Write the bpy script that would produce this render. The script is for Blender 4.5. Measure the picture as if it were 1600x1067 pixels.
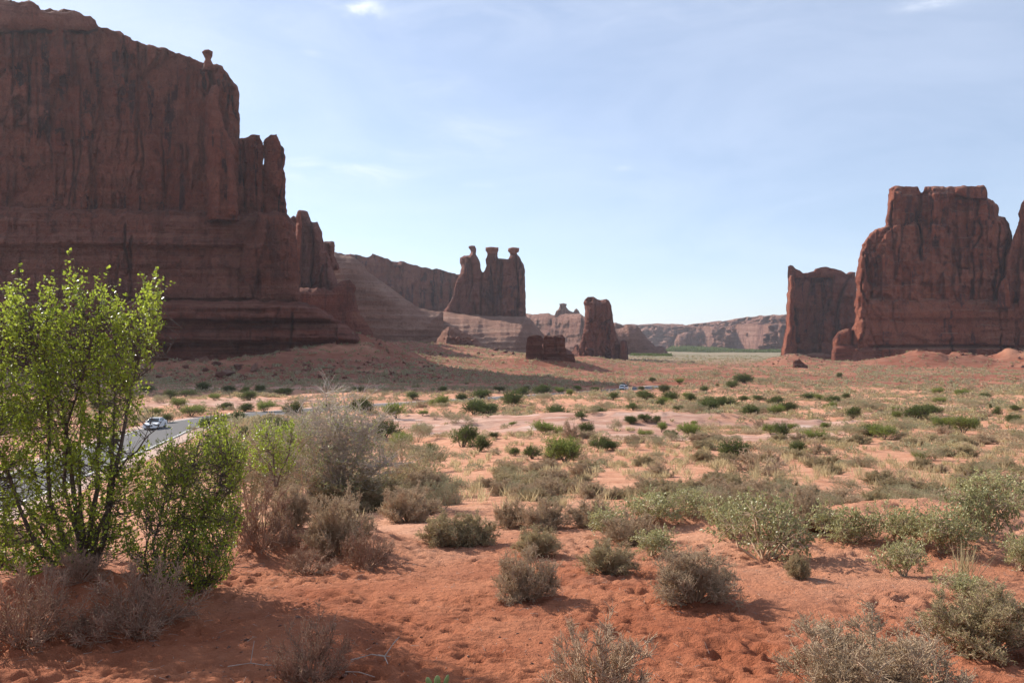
import bpy, math, random
import numpy as np
random.seed(7); rng = np.random.default_rng(7)
for o in list(bpy.data.objects): bpy.data.objects.remove(o)
SC = bpy.context.scene; COL = SC.collection
# ------------------------------------------------------------------ camera, sky, sun, exposure
F = 1244.0; HY = 540.0; CZ = 20.0
cd = bpy.data.cameras.new('camera'); cam = bpy.data.objects.new('camera', cd); COL.objects.link(cam)
cd.sensor_width = 36.0; cd.lens = F/1600*36.0; cd.clip_start = 0.1; cd.clip_end = 20000
cam.location = (0, 0, CZ); cam.rotation_euler = (math.radians(90)+math.atan((HY-533.5)/F), 0, 0)
SC.camera = cam
SUN_AZ = math.radians(50)     # to the left of the view direction
SUN_EL = math.radians(31)
sv = (-math.sin(SUN_AZ)*math.cos(SUN_EL), math.cos(SUN_AZ)*math.cos(SUN_EL), math.sin(SUN_EL))
sd = bpy.data.lights.new('sun', 'SUN'); sun = bpy.data.objects.new('sun', sd); COL.objects.link(sun)
sd.energy = 5.0; sd.angle = math.radians(0.5); sd.color = (1.0, 0.92, 0.82)
from mathutils import Vector
sun.rotation_euler = Vector(sv).to_track_quat('Z', 'Y').to_euler()
sun.location = (0, 0, 300)
W = bpy.data.worlds.new('World'); SC.world = W; W.use_nodes = True
SC.view_settings.view_transform = 'Standard'; SC.view_settings.look = 'None'
SC.view_settings.exposure = 0.62; SC.view_settings.gamma = 1.0
HAZE_D = 0.000052

class NT:
    def __init__(s, tree): s.t = tree; s.n = tree.nodes; s.l = tree.links
    def new(s, typ, **kw):
        n = s.n.new(typ)
        for k, v in kw.items():
            if k.startswith('i_'): continue
            setattr(n, k, v)
        return n
    def put(s, sock, v):
        if v is None: return
        if isinstance(v, bpy.types.NodeSocket): s.l.new(v, sock)
        else:
            if isinstance(v, (tuple, list)) and len(v) == 3 and sock.type == 'RGBA': v = (*v, 1)
            sock.default_value = v
    def math(s, op, a, b=None, c=None, clamp=False):
        n = s.new('ShaderNodeMath', operation=op); n.use_clamp = clamp
        s.put(n.inputs[0], a); s.put(n.inputs[1], b); s.put(n.inputs[2], c); return n.outputs[0]
    def vmath(s, op, a, b=None):
        n = s.new('ShaderNodeVectorMath', operation=op)
        s.put(n.inputs[0], a); s.put(n.inputs[1], b); return n.outputs[0] if op not in ('DOT_PRODUCT', 'LENGTH') else n.outputs[1]
    def mix(s, f, a, b, mode='MIX'):
        n = s.new('ShaderNodeMix', data_type='RGBA', blend_type=mode)
        s.put(n.inputs[0], f); s.put(n.inputs[6], a); s.put(n.inputs[7], b); return n.outputs[2]
    def noise(s, vec, scale, detail=4, rough=.55, dist=0.0):
        n = s.new('ShaderNodeTexNoise'); s.put(n.inputs['Vector'], vec)
        n.inputs['Scale'].default_value = scale; n.inputs['Detail'].default_value = detail
        n.inputs['Roughness'].default_value = rough; n.inputs['Distortion'].default_value = dist; return n.outputs[0]
    def ramp(s, f, a, b, lo=0.0, hi=1.0):
        n = s.new('ShaderNodeMapRange'); s.put(n.inputs[0], f); n.interpolation_type = 'SMOOTHSTEP'
        n.inputs[1].default_value = a; n.inputs[2].default_value = b; n.inputs[3].default_value = lo; n.inputs[4].default_value = hi
        return n.outputs[0]
    def mapping(s, vec, scale, rot=(0, 0, 0)):
        n = s.new('ShaderNodeMapping'); s.put(n.inputs[0], vec); n.inputs['Scale'].default_value = scale
        n.inputs['Rotation'].default_value = rot; return n.outputs[0]

nt = NT(W.node_tree); W.node_tree.nodes.clear()
sky = nt.new('ShaderNodeTexSky', sky_type='NISHITA'); sky.sun_disc = False
sky.sun_elevation = SUN_EL; sky.sun_rotation = -SUN_AZ
sky.air_density = 1.0; sky.dust_density = 1.4; sky.ozone_density = 2.4; sky.altitude = 1400
tc = nt.new('ShaderNodeTexCoord')
def skydir(px, py):
    v = Vector(((px-800)/F, 1, (HY-py)/F)); v.normalize(); return tuple(v)
# thin cirrus wisps as part of the sky: noise gathered round a few directions
warp = nt.noise(nt.mapping(tc.outputs['Generated'], (5, 5, 17), (0, .12, 0)), 1.6, 7, .62, 1.2)
total = None
for px, py, rx, rz, st in [(720, 212, .075, .022, .5), (545, 266, .07, .016, .55), (566, 14, .02, .009, 1.6), (1460, 2, .03, .006, 1.1), (680, 130, .05, .012, .3), (640, 20, .16, .03, .2),
                           (300, 45, .20, .035, .2), (973, 263, .008, .003, .8), (1050, 12, .20, .022, .22), (500, 270, .10, .035, .25), (750, 290, .02, .004, .5), (486, 82, .01, .004, .5)]:
    d = nt.vmath('SUBTRACT', tc.outputs['Generated'], skydir(px, py))
    d = nt.vmath('MULTIPLY', d, (1/rx, 1/rx, 1/rz))
    g = nt.math('MULTIPLY', nt.math('POWER', 2.718, nt.math('MULTIPLY', nt.vmath('DOT_PRODUCT', d, d), -1.0)), st)
    total = g if total is None else nt.math('ADD', total, g)
cloud = nt.math('MULTIPLY', nt.math('MULTIPLY', total, nt.ramp(warp, .34, .80)), .75, clamp=True)
veil = nt.mix(nt.ramp(nt.noise(nt.mapping(tc.outputs['Generated'], (2, 2, 7)), 1.3, 5, .6, .6), .25, .75, .26, .42), sky.outputs[0], (7.0, 7.7, 9.2))
skc = nt.mix(cloud, veil, (7.6, 8.0, 8.8))
bg = nt.new('ShaderNodeBackground'); nt.put(bg.inputs[0], skc); bg.inputs[1].default_value = 0.095
wo = nt.new('ShaderNodeOutputWorld'); nt.l.new(bg.outputs[0], wo.inputs[0])

# ------------------------------------------------------------------ helpers
def hash3(i, j, k, seed):
    h = (i.astype(np.int64)*374761393 + j.astype(np.int64)*668265263 + k.astype(np.int64)*2147483647 + seed*144665) & 0xffffffff
    h = ((h ^ (h >> 13))*1274126177) & 0xffffffff
    h = ((h ^ (h >> 16))*2246822519) & 0xffffffff
    return ((h ^ (h >> 15)) & 0xffffff)/float(0xffffff)
def vn(x, y, z, seed=0):
    x, y, z = np.broadcast_arrays(np.asarray(x, float), np.asarray(y, float), np.asarray(z, float))
    i, j, k = np.floor(x), np.floor(y), np.floor(z)
    a, b, c = x-i, y-j, z-k
    a = a*a*(3-2*a); b = b*b*(3-2*b); c = c*c*(3-2*c)
    r = 0
    for di in (0, 1):
        for dj in (0, 1):
            for dk in (0, 1):
                r = r + hash3(i+di, j+dj, k+dk, seed)*(a if di else 1-a)*(b if dj else 1-b)*(c if dk else 1-c)
    return r*2-1
def fbm(x, y, z, seed=0, octv=4, gain=.5):
    r = 0; a = 1; t = 0
    for o in range(octv):
        r = r + a*vn(np.asarray(x)*2.03**o+7.3*o, np.asarray(y)*2.03**o, np.asarray(z)*2.03**o, seed+o); t += a; a *= gain
    return r/t
def P(px, py, D): return np.array([(px-800)/F*D, D, CZ+(HY-py)/F*D])

def mesh_obj(name, V, Fc, mat, parent=None, smooth=False, attr=None):
    V = np.asarray(V, np.float32); me = bpy.data.meshes.new(name)
    Fc = np.asarray(Fc, np.int32)
    nf, k = Fc.shape
    me.vertices.add(len(V)); me.vertices.foreach_set('co', V.ravel())
    me.loops.add(nf*k); me.loops.foreach_set('vertex_index', Fc.ravel())
    me.polygons.add(nf); me.polygons.foreach_set('loop_start', np.arange(0, nf*k, k, dtype=np.int32))
    me.polygons.foreach_set('loop_total', np.full(nf, k, np.int32))
    if smooth: me.polygons.foreach_set('use_smooth', np.ones(nf, bool))
    me.update(calc_edges=True)
    if attr is not None:
        a = me.color_attributes.new('mask', 'FLOAT_COLOR', 'POINT'); a.data.foreach_set('color', np.asarray(attr, np.float32).ravel())
    if mat: me.materials.append(mat)
    o = bpy.data.objects.new(name, me); COL.objects.link(o)
    if parent: o.parent = parent
    return o
def tag(o, label=None, cat=None, group=None, kind=None):
    if label: o['label'] = label
    if cat: o['category'] = cat
    if group: o['group'] = group
    if kind: o['kind'] = kind
    return o
def thing(name, label, cat, loc=(0, 0, 0), group=None):
    o = bpy.data.objects.new(name, None); COL.objects.link(o); o.location = loc; o.empty_display_size = .2
    return tag(o, label, cat, group)
def adopt(child, parent):      # keep world place when the parent empty is not at the origin
    child.parent = parent; child.location = Vector(child.location)-Vector(parent.location)
    return child
def dup(root, loc, rz, sc, label=None, group=None, rx=0, ry=0):
    r = root.copy(); COL.objects.link(r); r.location = loc; r.rotation_euler = (rx, ry, rz); r.scale = sc
    if label: r['label'] = label
    if group: r['group'] = group
    for ch in root.children:
        c = ch.copy(); COL.objects.link(c); c.parent = r
    return r

# ------------------------------------------------------------------ materials
def mat(name):
    m = bpy.data.materials.new(name); m.use_nodes = True; t = NT(m.node_tree)
    b = m.node_tree.nodes['Principled BSDF']; return m, t, b
def simple(name, col, rough=.6, metal=0.0, var=.15, vs=8.0):
    m, t, b = mat(name)
    g = t.new('ShaderNodeTexCoord').outputs['Object']
    n = t.noise(g, vs, 4)
    c2 = tuple(min(1, c*(1+var)) for c in col); c1 = tuple(c*(1-var) for c in col)
    t.put(b.inputs['Base Color'], t.mix(n, c1, c2)); b.inputs['Roughness'].default_value = rough; b.inputs['Metallic'].default_value = metal
    return m
def rock_mat(name, base, dark, light, streak=.6, strata=.5, s=1.0, bump=1.0, dust=None, pale_above=None):
    m, t, b = mat(name)
    p = t.new('ShaderNodeNewGeometry').outputs['Position']
    st1 = t.noise(t.mapping(p, (.16/s, .16/s, .012/s)), 1.0, 5, .6, .3)      # hanging varnish
    st2 = t.noise(t.mapping(p, (.6/s, .6/s, .022/s)), 1.0, 5, .6)            # fine streaks
    pat = t.noise(p, .035/s, 6, .6, .4)                                     # broad patches
    bed = t.noise(t.mapping(p, (.012/s, .012/s, .42/s), (.015, .02, 0)), 1.0, 5, .65, .2)
    fine = t.noise(p, 1.1/s, 5, .65)
    vo_ = t.new('ShaderNodeTexVoronoi'); vo_.feature = 'F1'; t.put(vo_.inputs['Vector'], t.mapping(p, (.055/s, .055/s, .038/s))); vo_.inputs['Scale'].default_value = 1.0
    blk = t.new('ShaderNodeSeparateColor'); t.put(blk.inputs[0], vo_.outputs['Color'])
    c = t.mix(t.math('MULTIPLY', t.ramp(pat, .43, .57), .55), base, light)
    c = t.mix(t.ramp(blk.outputs[0], .2, .9, 0, .30), c, t.mix(.5, base, dark))
    c = t.mix(t.math('MULTIPLY', t.ramp(bed, .42, .6), strata), c, t.mix(.5, base, dark))
    c = t.mix(t.math('MULTIPLY', t.ramp(t.noise(t.mapping(p, (.01/s, .01/s, .25/s)), 1, 4, .6), .56, .66), strata*.8), c, light)
    c = t.mix(t.math('MULTIPLY', t.math('MULTIPLY', t.ramp(st1, .52, .60), t.ramp(pat, .56, .46)), streak), c, dark)
    c = t.mix(t.math('MULTIPLY', t.math('MULTIPLY', t.ramp(st2, .60, .74), t.ramp(st1, .42, .56)), streak*.5), c, dark)
    c = t.mix(t.math('MULTIPLY', t.ramp(t.noise(t.mapping(p, (.45/s, .45/s, .018/s), (0, 0, 1)), 1, 4), .60, .70), .35*streak), c, light)
    med = t.noise(t.mapping(p, (.30/s, .30/s, .22/s)), 1.0, 6, .68, .6)
    c = t.mix(t.ramp(med, .50, .66, 0, .45), c, dark); c = t.mix(t.ramp(med, .47, .33, 0, .35), c, light)
    c = t.mix(t.ramp(fine, .35, .7, 0, .5), c, t.mix(.6, c, dark))
    if dust:
        nz = t.new('ShaderNodeSeparateXYZ'); t.put(nz.inputs[0], t.new('ShaderNodeNewGeometry').outputs['True Normal'])
        c = t.mix(t.math('MULTIPLY', t.ramp(nz.outputs[2], .6, .95), .45), c, dust)
    t.put(b.inputs['Base Color'], c); b.inputs['Roughness'].default_value = .93; b.inputs['Specular IOR Level'].default_value = .15
    h = t.math('ADD', t.math('MULTIPLY', bed, 1.1*strata), t.math('ADD', t.math('MULTIPLY', st2, .35*streak), fine))
    h = t.math('ADD', h, t.math('MULTIPLY', med, 1.3)); h = t.math('ADD', h, t.math('MULTIPLY', blk.outputs[1], .5))
    bp = t.new('ShaderNodeBump'); bp.inputs['Strength'].default_value = 1.0*bump; bp.inputs['Distance'].default_value = 4.5*s
    t.put(bp.inputs['Height'], h); t.put(b.inputs['Normal'], bp.outputs[0])
    return m
def leaf_mat(name, c1, c2, trans=.45, rough=.45, scale=3.0, spec=.4):
    m, t, b = mat(name)
    n = t.noise(t.new('ShaderNodeTexCoord').outputs['Object'], scale, 3, .6)
    oi = t.new('ShaderNodeObjectInfo')
    wn = t.new('ShaderNodeTexWhiteNoise'); t.put(wn.inputs['Vector'], t.vmath('SNAP', t.new('ShaderNodeTexCoord').outputs['Object'], (.04, .04, .04)))
    f = t.math('ADD', t.ramp(n, .3, .7, 0, .45), t.math('MULTIPLY', wn.outputs[0], .60))
    c = t.mix(f, c1, c2)
    hs = t.new('ShaderNodeHueSaturation'); t.put(hs.inputs['Value'], t.math('ADD', .85, t.math('MULTIPLY', oi.outputs['Random'], .3))); t.put(hs.inputs['Color'], c)
    t.put(b.inputs['Base Color'], hs.outputs[0]); b.inputs['Roughness'].default_value = rough; b.inputs['Specular IOR Level'].default_value = spec
    tr = t.new('ShaderNodeBsdfTranslucent')
    t.put(tr.inputs[0], t.mix(.5, hs.outputs[0], tuple(min(1, x*1.5) for x in c2)))
    mx = t.new('ShaderNodeMixShader'); mx.inputs[0].default_value = trans
    t.l.new(b.outputs[0], mx.inputs[1]); t.l.new(tr.outputs[0], mx.inputs[2])
    t.l.new(mx.outputs[0], m.node_tree.nodes['Material Output'].inputs[0])
    return m
RED = (.300, .118, .078); DARK = (.115, .052, .046); LITE = (.44, .20, .135)
M = {}
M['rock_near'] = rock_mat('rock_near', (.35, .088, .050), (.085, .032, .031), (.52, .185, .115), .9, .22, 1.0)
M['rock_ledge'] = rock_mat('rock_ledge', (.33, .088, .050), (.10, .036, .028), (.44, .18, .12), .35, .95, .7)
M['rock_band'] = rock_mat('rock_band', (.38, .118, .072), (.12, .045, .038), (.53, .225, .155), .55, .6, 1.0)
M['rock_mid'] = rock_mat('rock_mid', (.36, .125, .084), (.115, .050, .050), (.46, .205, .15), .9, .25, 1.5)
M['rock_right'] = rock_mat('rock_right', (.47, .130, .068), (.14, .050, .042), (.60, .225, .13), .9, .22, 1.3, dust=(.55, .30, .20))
M['rock_brown'] = rock_mat('rock_brown', (.29, .105, .070), (.13, .052, .040), (.40, .18, .12), .25, .9, .7, dust=(.50, .34, .26))
M['slick'] = rock_mat('slickrock', (.52, .275, .195), (.27, .13, .098), (.66, .41, .31), .12, .8, 1.6, 1.0)
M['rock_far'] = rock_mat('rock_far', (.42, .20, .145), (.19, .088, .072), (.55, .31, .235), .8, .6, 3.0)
M['rock_rub'] = rock_mat('rock_rubble', (.40, .19, .13), (.20, .09, .065), (.52, .30, .22), .1, .4, .5)
M['leaf_tree'] = leaf_mat('leaf_tree', (.14, .20, .02), (.33, .39, .05), .5, .38, 4)
M['leaf_tree2'] = leaf_mat('leaf_tree_deep', (.13, .175, .018), (.28, .35, .04), .5, .38, 4)
M['leaf_oak'] = leaf_mat('leaf_oak', (.25, .25, .10), (.42, .40, .19), .25, .4, 5)
M['leaf_pale'] = leaf_mat('leaf_pale', (.20, .21, .10), (.33, .34, .15), .4, .5, 4)
M['juniper'] = leaf_mat('juniper_leaf', (.075, .105, .032), (.165, .20, .06), .25, .7, 2.0, .1)
M['bushgreen'] = leaf_mat('bush_leaf', (.14, .175, .045), (.27, .31, .08), .35, .7, 2.0, .1)
M['sage'] = leaf_mat('sage_leaf', (.23, .22, .125), (.40, .375, .23), .3, .8, 2.0, .1)
M['grey'] = leaf_mat('brush_leaf', (.32, .235, .145), (.54, .42, .28), .25, .8, 2.0, .1)
M['greygreen'] = leaf_mat('brush_leaf_green', (.27, .23, .12), (.47, .40, .22), .25, .8, 2.0, .1)
M['grass'] = leaf_mat('grass_blade', (.38, .31, .17), (.56, .46, .27), .4, .7, 2.0, .2)
M['cactus'] = leaf_mat('cactus', (.20, .32, .10), (.32, .45, .18), .15, .5, 12.0)
M['bark'] = simple('bark', (.13, .095, .075), .9, 0, .5, 30)
M['twig'] = simple('twig', (.46, .33, .215), .9, 0, .45, 12)
M['twig_red'] = simple('twig_reddish', (.34, .20, .13), .9, 0, .45, 12)
M['twig_grey'] = simple('twig_grey', (.52, .44, .36), .9, 0, .35, 12)
M['deadwood'] = simple('deadwood', (.42, .34, .28), .85, 0, .4, 18)
M['asphalt'] = simple('asphalt', (.13, .125, .125), .95, 0, .2, 1.5); M['asphalt'].node_tree.nodes['Principled BSDF'].inputs['Specular IOR Level'].default_value = .15
M['line'] = simple('road_paint', (.72, .71, .66), .7, 0, .15, 3)
M['gravel'] = simple('gravel', (.44, .29, .23), .95, 0, .4, 3)
M['carpaint'] = simple('car_paint', (.78, .79, .80), .25, 0, .02, 3)
M['glass'] = simple('car_glass', (.05, .07, .08), .06, 0, .1, 3)
M['tyre'] = simple('tyre', (.02, .02, .02), .8, 0, .2, 10)
M['rim'] = simple('rim', (.5, .5, .52), .3, .8, .1, 10)
M['lamp_red'] = simple('tail_lamp', (.45, .02, .02), .25, 0, .1, 10)
M['lamp_clear'] = simple('head_lamp', (.75, .78, .8), .1, 0, .1, 10)
M['black'] = simple('black_plastic', (.025, .025, .03), .5, 0, .2, 10)

# ------------------------------------------------------------------ terrain
PX = np.array([-300, 0, 300, 500, 640, 800, 1000, 1200, 1500, 1900.])
TB = [(4, [1150]*10), (6, [1076, 1072, 1068, 1067, 1067, 1067, 1067, 1067, 1067, 1067]),
 (9, [935, 930, 930, 925, 926, 928, 928, 930, 932, 935]), (14, [870, 865, 855, 848, 846, 845, 843, 840, 842, 845]),
 (20, [880, 865, 842, 815, 802, 797, 790, 785, 788, 790]), (30, [870, 850, 825, 785, 768, 757, 748, 745, 748, 750]),
 (45, [825, 815, 795, 757, 738, 726, 718, 716, 716, 716]), (65, [750, 750, 743, 722, 708, 697, 692, 690, 690, 690]),
 (90, [694, 694, 690, 682, 678, 672, 668, 666, 666, 668]), (125, [653, 653, 653, 651, 649, 647, 646, 645, 646, 648]),
 (170, [629, 629, 629, 628, 628, 628, 629, 630, 630, 632]), (220, [613, 614, 614, 614, 614, 615, 617, 618, 618, 620]),
 (270, [603, 604, 604, 604, 604, 606, 607, 608, 608, 610]), (330, [590, 590, 591, 593, 594, 595, 598, 600, 600, 601]),
 (420, [572, 566, 564, 566, 568, 577, 588, 590, 590, 591]), (500, [560, 555, 552, 550, 548, 560, 578, 582, 582, 583]),
 (600, [550, 548, 546, 545, 545, 553, 571, 575, 575, 576]), (800, [545, 545, 545, 545, 545, 549, 563, 566, 566, 567]),
 (1100, [545, 545, 545, 545, 546, 549, 557, 559, 559, 560]), (1800, [551]*10), (3000, [547]*10), (7000, [543.5]*10)]
TD = np.log(np.array([t[0] for t in TB], float)); TY = np.array([t[1] for t in TB], float)
gx = np.linspace(-300, 1900, 221); gd = np.linspace(TD[0], TD[-1], 241)
G = np.array([[0.0]*len(gx)]*len(gd))
tmp = np.array([np.interp(gd, TD, TY[:, j]) for j in range(len(PX))])          # (cols, gd)
for i in range(len(gd)): G[i] = np.interp(gx, PX, tmp[:, i])
GH = (G-HY)/F*np.exp(gd)[:, None]                                               # drop below camera, m
def blur(A, n, ax):
    k = np.hanning(n+2)[1:-1]; k /= k.sum(); pad = [(0, 0), (0, 0)]; pad[ax] = (n//2, n//2)
    return np.apply_along_axis(lambda v: np.convolve(v, k, 'valid'), ax, np.pad(A, pad, 'edge'))
GH = blur(blur(GH, 9, 0), 21, 1)
def bil(A, fx, fy):
    fx = np.clip(fx, 0, A.shape[1]-1.001); fy = np.clip(fy, 0, A.shape[0]-1.001)
    i = fx.astype(int); j = fy.astype(int); a = fx-i; b = fy-j
    return (A[j, i]*(1-a)+A[j, i+1]*a)*(1-b)+(A[j+1, i]*(1-a)+A[j+1, i+1]*a)*b
def base_z(X, Y):
    D = np.maximum(Y, 4.0); px = 800+F*X/np.maximum(D, 6)
    fx = (px-gx[0])/(gx[1]-gx[0]); fy = (np.log(D)-gd[0])/(gd[1]-gd[0])
    return CZ-bil(GH, fx, fy)
# road centre line (px, D)
RP = [(-700, 22), (-320, 34), (-60, 52), (62, 66), (160, 81), (222, 95), (262, 108), (312, 120), (380, 131), (460, 141), (560, 154), (660, 169), (770, 192), (870, 220), (967, 258), (1012, 284), (1035, 300)]
RW = np.array([[(p-800)/F*d, d] for p, d in RP])
def spline(Pn, n):
    out = []; Q = np.vstack([2*Pn[0]-Pn[1], Pn, 2*Pn[-1]-Pn[-2]])
    for i in range(1, len(Q)-2):
        for t in np.linspace(0, 1, n, endpoint=False):
            a, b, c, d = Q[i-1], Q[i], Q[i+1], Q[i+2]
            out.append(.5*((2*b)+(c-a)*t+(2*a-5*b+4*c-d)*t*t+(3*b-a-3*c+d)*t**3))
    out.append(Q[-2]); return np.array(out)
RC = spline(RW, 14)
RZ = base_z(RC[:, 0], RC[:, 1]); RZ = np.convolve(np.pad(RZ, 8, 'edge'), np.ones(17)/17, 'valid')
ROAD_HW = 3.7
def road_dist(X, Y):
    sh = X.shape; X = X.ravel(); Y = Y.ravel()
    best = np.full(X.shape, 1e9); zz = np.zeros(X.shape)
    for i in range(len(RC)-1):
        a = RC[i]; b = RC[i+1]; ab = b-a; L = ab@ab
        m = (np.abs(X-a[0]) < 45) & (np.abs(Y-a[1]) < 45)
        if not m.any(): continue
        t = np.clip(((X[m]-a[0])*ab[0]+(Y[m]-a[1])*ab[1])/L, 0, 1)
        d = np.hypot(X[m]-a[0]-t*ab[0], Y[m]-a[1]-t*ab[1]); z = RZ[i]*(1-t)+RZ[i+1]*t
        bm = best[m]; zm = zz[m]; k = d < bm; bm[k] = d[k]; zm[k] = z[k]; best[m] = bm; zz[m] = zm
    return best.reshape(sh), zz.reshape(sh)
MOUNDS = [(1235, 690, 26, 40, 8), (1262, 640, 16, 22, 2.0), (1448, 665, 24, 30, 11.5), (1400, 655, 24, 24, 4.5), (1512, 655, 14, 22, 7.5), (1580, 655, 22, 26, 10.0), (1650, 640, 40, 40, 7.0), (1340, 690, 30, 40, 2.4),
          (860, 470, 28, 34, 5.0), (520, 412, 26, 24, 10.5), (590, 425, 26, 24, 6.5), (440, 385, 30, 18, 4.0), (300, 372, 40, 14, 2.6), (150, 366, 40, 12, 2.2), (700, 600, 45, 55, 5.0), (925, 560, 26, 30, 4.0), (1075, 330, 14, 9, 1.3), (1045, 277, 8, 4, .8), (985, 232, 9, 4, .9), (1115, 520, 26, 10, 2.6), (620, 560, 26, 40, 3),
          (1330, 16, 1.6, 1.1, .28), (1480, 13.5, 1.5, 1.3, .30), (1190, 14.5, 1.0, .9, .25), (1060, 17, 1.6, 1.0, .35), (1560, 15, 1.6, 1.2, .4), (1430, 17, 2.0, 1.2, .3), (560, 13.5, 1.0, .9, .25), (420, 13.5, 1.1, .9, .35), (630, 26, 1.4, 1.0, .6),
          (180, 8.7, .9, .7, .28), (60, 8.6, .7, .6, .2), (500, 7.6, .6, .5, .10), (930, 100, 16, 6, 1.0), (870, 85, 8, 5, 1.0), (1090, 95, 18, 4, .9)]
def H(X, Y):
    X = np.asarray(X, float); Y = np.asarray(Y, float)
    z = base_z(X, Y)
    D = np.maximum(Y, 3)
    far = np.clip((D-20)/60, 0, 1)
    z = z+fbm(X/3.1, Y/3.1, 0, 3, 3)*.075*(1-far*.4)+fbm(X/.5, Y/.5, 0, 9, 3)*.03*np.clip(1.4-D/30, 0, 1)
    nr = np.clip(1.5-D/22, 0, 1)
    if nr.max() > 0:       # scuffs and old footprints: shallow pits with a soft rim
        for cs, dp, sd in ((.36, .062, 19), (.20, .036, 23)):
            wx = X+fbm(X/.2, Y/.2, 0, sd+1, 2)*.07; wy = Y+fbm(X/.2, Y/.2, 0, sd+2, 2)*.07
            ci = np.floor(wx/cs); cj = np.floor(wy/cs); pit = 0
            for a_ in (-1, 0, 1):
                for b_ in (-1, 0, 1):
                    ii = ci+a_; jj = cj+b_; hx_ = hash3(ii, jj, 0*ii, sd); hy_ = hash3(ii, jj, 0*ii+1, sd); hs_ = hash3(ii, jj, 0*ii+2, sd)
                    q2 = (((wx/cs-ii-hx_))**2+((wy/cs-jj-hy_)*1.0)**2)/(.06+.16*hs_)
                    pit = pit+(np.exp(-q2*1.6)*-1+np.exp(-(q2-1.5)**2*2)*.30)*(hs_ > .35)
            z = z+pit*dp*nr*np.clip(.75+fbm(X/1.1, Y/1.1, 0, 29, 2)*1.6, .12, 1.1)
        z = z-np.abs(fbm(X/.15, Y/.15, 0, 39, 2))*.075*nr*np.clip(.5+fbm(X/.8, Y/.8, 0, 49, 2)*1.8, .06, 1.1)
    z = z+fbm(X/18, Y/18, 0, 4, 5)*.9*far*np.clip(2-D/600, .5, 1)
    q = fbm(X/40, Y/14, 0, 14, 4)*3.0; stp = (np.floor(q*2.2)+np.clip((q*2.2-np.floor(q*2.2))*5, 0, 1))/2.2
    z = z+(stp-q)*1.3*np.clip((D-50)/50, 0, 1)*np.clip(2.5-D/250, 0, 1)             # low ledges in the slickrock
    z = z+fbm(X/70, Y/70, 0, 5, 4)*2.4*np.clip((D-230)/200, 0, 1)
    for px, d, rx, ry, h in MOUNDS:
        cx = (px-800)/F*d
        w = np.exp(-(((X-cx)/rx)**2+((Y-d)/ry)**2))
        z = z+h*w*(1+.35*fbm(X/(rx*.35), Y/(ry*.35), 0, 6, 3))
    rd, rz = road_dist(X, Y)
    w = np.clip((rd-5.0)/7.0, 0, 1); w = w*w*(3-2*w)
    z = np.where(rd < 12, z*w+(rz-.12)*(1-w), z)
    return z
def hit(px, py, dmin=5.0, dmax=3000):
    ds = np.exp(np.linspace(math.log(dmin), math.log(dmax), 900)); xs = (px-800)/F*ds
    y = HY+F*(CZ-H(xs, ds))/ds
    k = np.argmax(y <= py)
    if y[k] > py: k = len(ds)-1
    return ds[k]
def zone(px, D, c, dl, w):      # soft ellipse in bearing and log distance
    return np.exp(-(((px-c)/w)**2+((np.log(D)-math.log(dl[0]))/dl[1])**2))
def masks(X, Y):
    D = np.maximum(Y, 4); px = 800+F*X/D
    n = fbm(X/16, Y/7, 0, 31, 5)
    s = 1.3*zone(px, D, 790, (92, .17), 200)+1.2*zone(px, D, 1120, (68, .11), 170)+.9*zone(px, D, 1000, (90, .22), 130)+1.3*zone(px, D, 1500, (143, .09), 220)+.8*zone(px, D, 1280, (90, .14), 90)+.9*zone(px, D, 330, (165, .16), 170)+.8*zone(px, D, 660, (105, .10), 120)+.5*zone(px, D, 1200, (118, .08), 200)
    s = s+.55*np.exp(-((np.log(D)-math.log(255))/.10)**2)*np.clip((820-px)/200, 0, 1)
    slick = np.clip((s+n*.75-.42)*4.0, 0, 1)*np.clip((D-42)/12, 0, 1)
    red = np.clip((np.log(D)-math.log(200))/.5, 0, 1)*np.clip((1100-D)/400, 0, 1)
    red = np.clip(red*(1.0+fbm(X/30, Y/20, 0, 33, 4)*.9)-.05, 0, 1)
    near = np.clip((17-D)/9+fbm(X/1.6, Y/1.6, 0, 34, 3)*.45+.12*np.clip((900-px)/400, -1, 1), 0, 1)*(D < 30)
    green = np.clip((np.log(D)-math.log(650))/.35, 0, 1)
    return slick, red, near, green

def grid_faces(nr, nc):
    i = np.arange(nr-1)[:, None]*nc+np.arange(nc-1)[None]
    return np.stack([i, i+1, i+nc+1, i+nc], -1).reshape(-1, 4)
# near, fine sheet and far sheet are one ground mesh: rows thicken towards the camera
rows = np.concatenate([np.linspace(-14, 3.6, 20), np.exp(np.linspace(math.log(4.0), math.log(34), 560)), np.exp(np.linspace(math.log(34.15), math.log(7000), 480))])
s0 = np.linspace(-1, 1, 720); cols = .95*s0+.9*s0**5
YY = np.repeat(rows[:, None], len(cols), 1); XX = cols[None]*(np.maximum(rows, 0)+np.where(rows < 5, 8-np.maximum(rows, 0)*.6, 5.0)[:])[:, None]
ZZ = H(XX, YY)
sm = np.stack(masks(XX, YY), -1)
m, t, b = mat('desert_ground')
ca = t.new('ShaderNodeVertexColor'); ca.layer_name = 'mask'
sp = t.new('ShaderNodeSeparateColor'); t.put(sp.inputs[0], ca.outputs[0])
p = t.new('ShaderNodeNewGeometry').outputs['Position']
n1 = t.noise(p, .9, 6, .65); n2 = t.noise(p, 6.0, 6, .7); n3 = t.noise(t.mapping(p, (.10, .3, .3)), 1, 6, .65, .4); n4 = t.noise(p, .05, 5, .6)
n5 = t.noise(p, 26.0, 5, .7)
sand = t.mix(t.ramp(n1, .3, .7), (.47, .215, .125), (.62, .33, .21))
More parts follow.
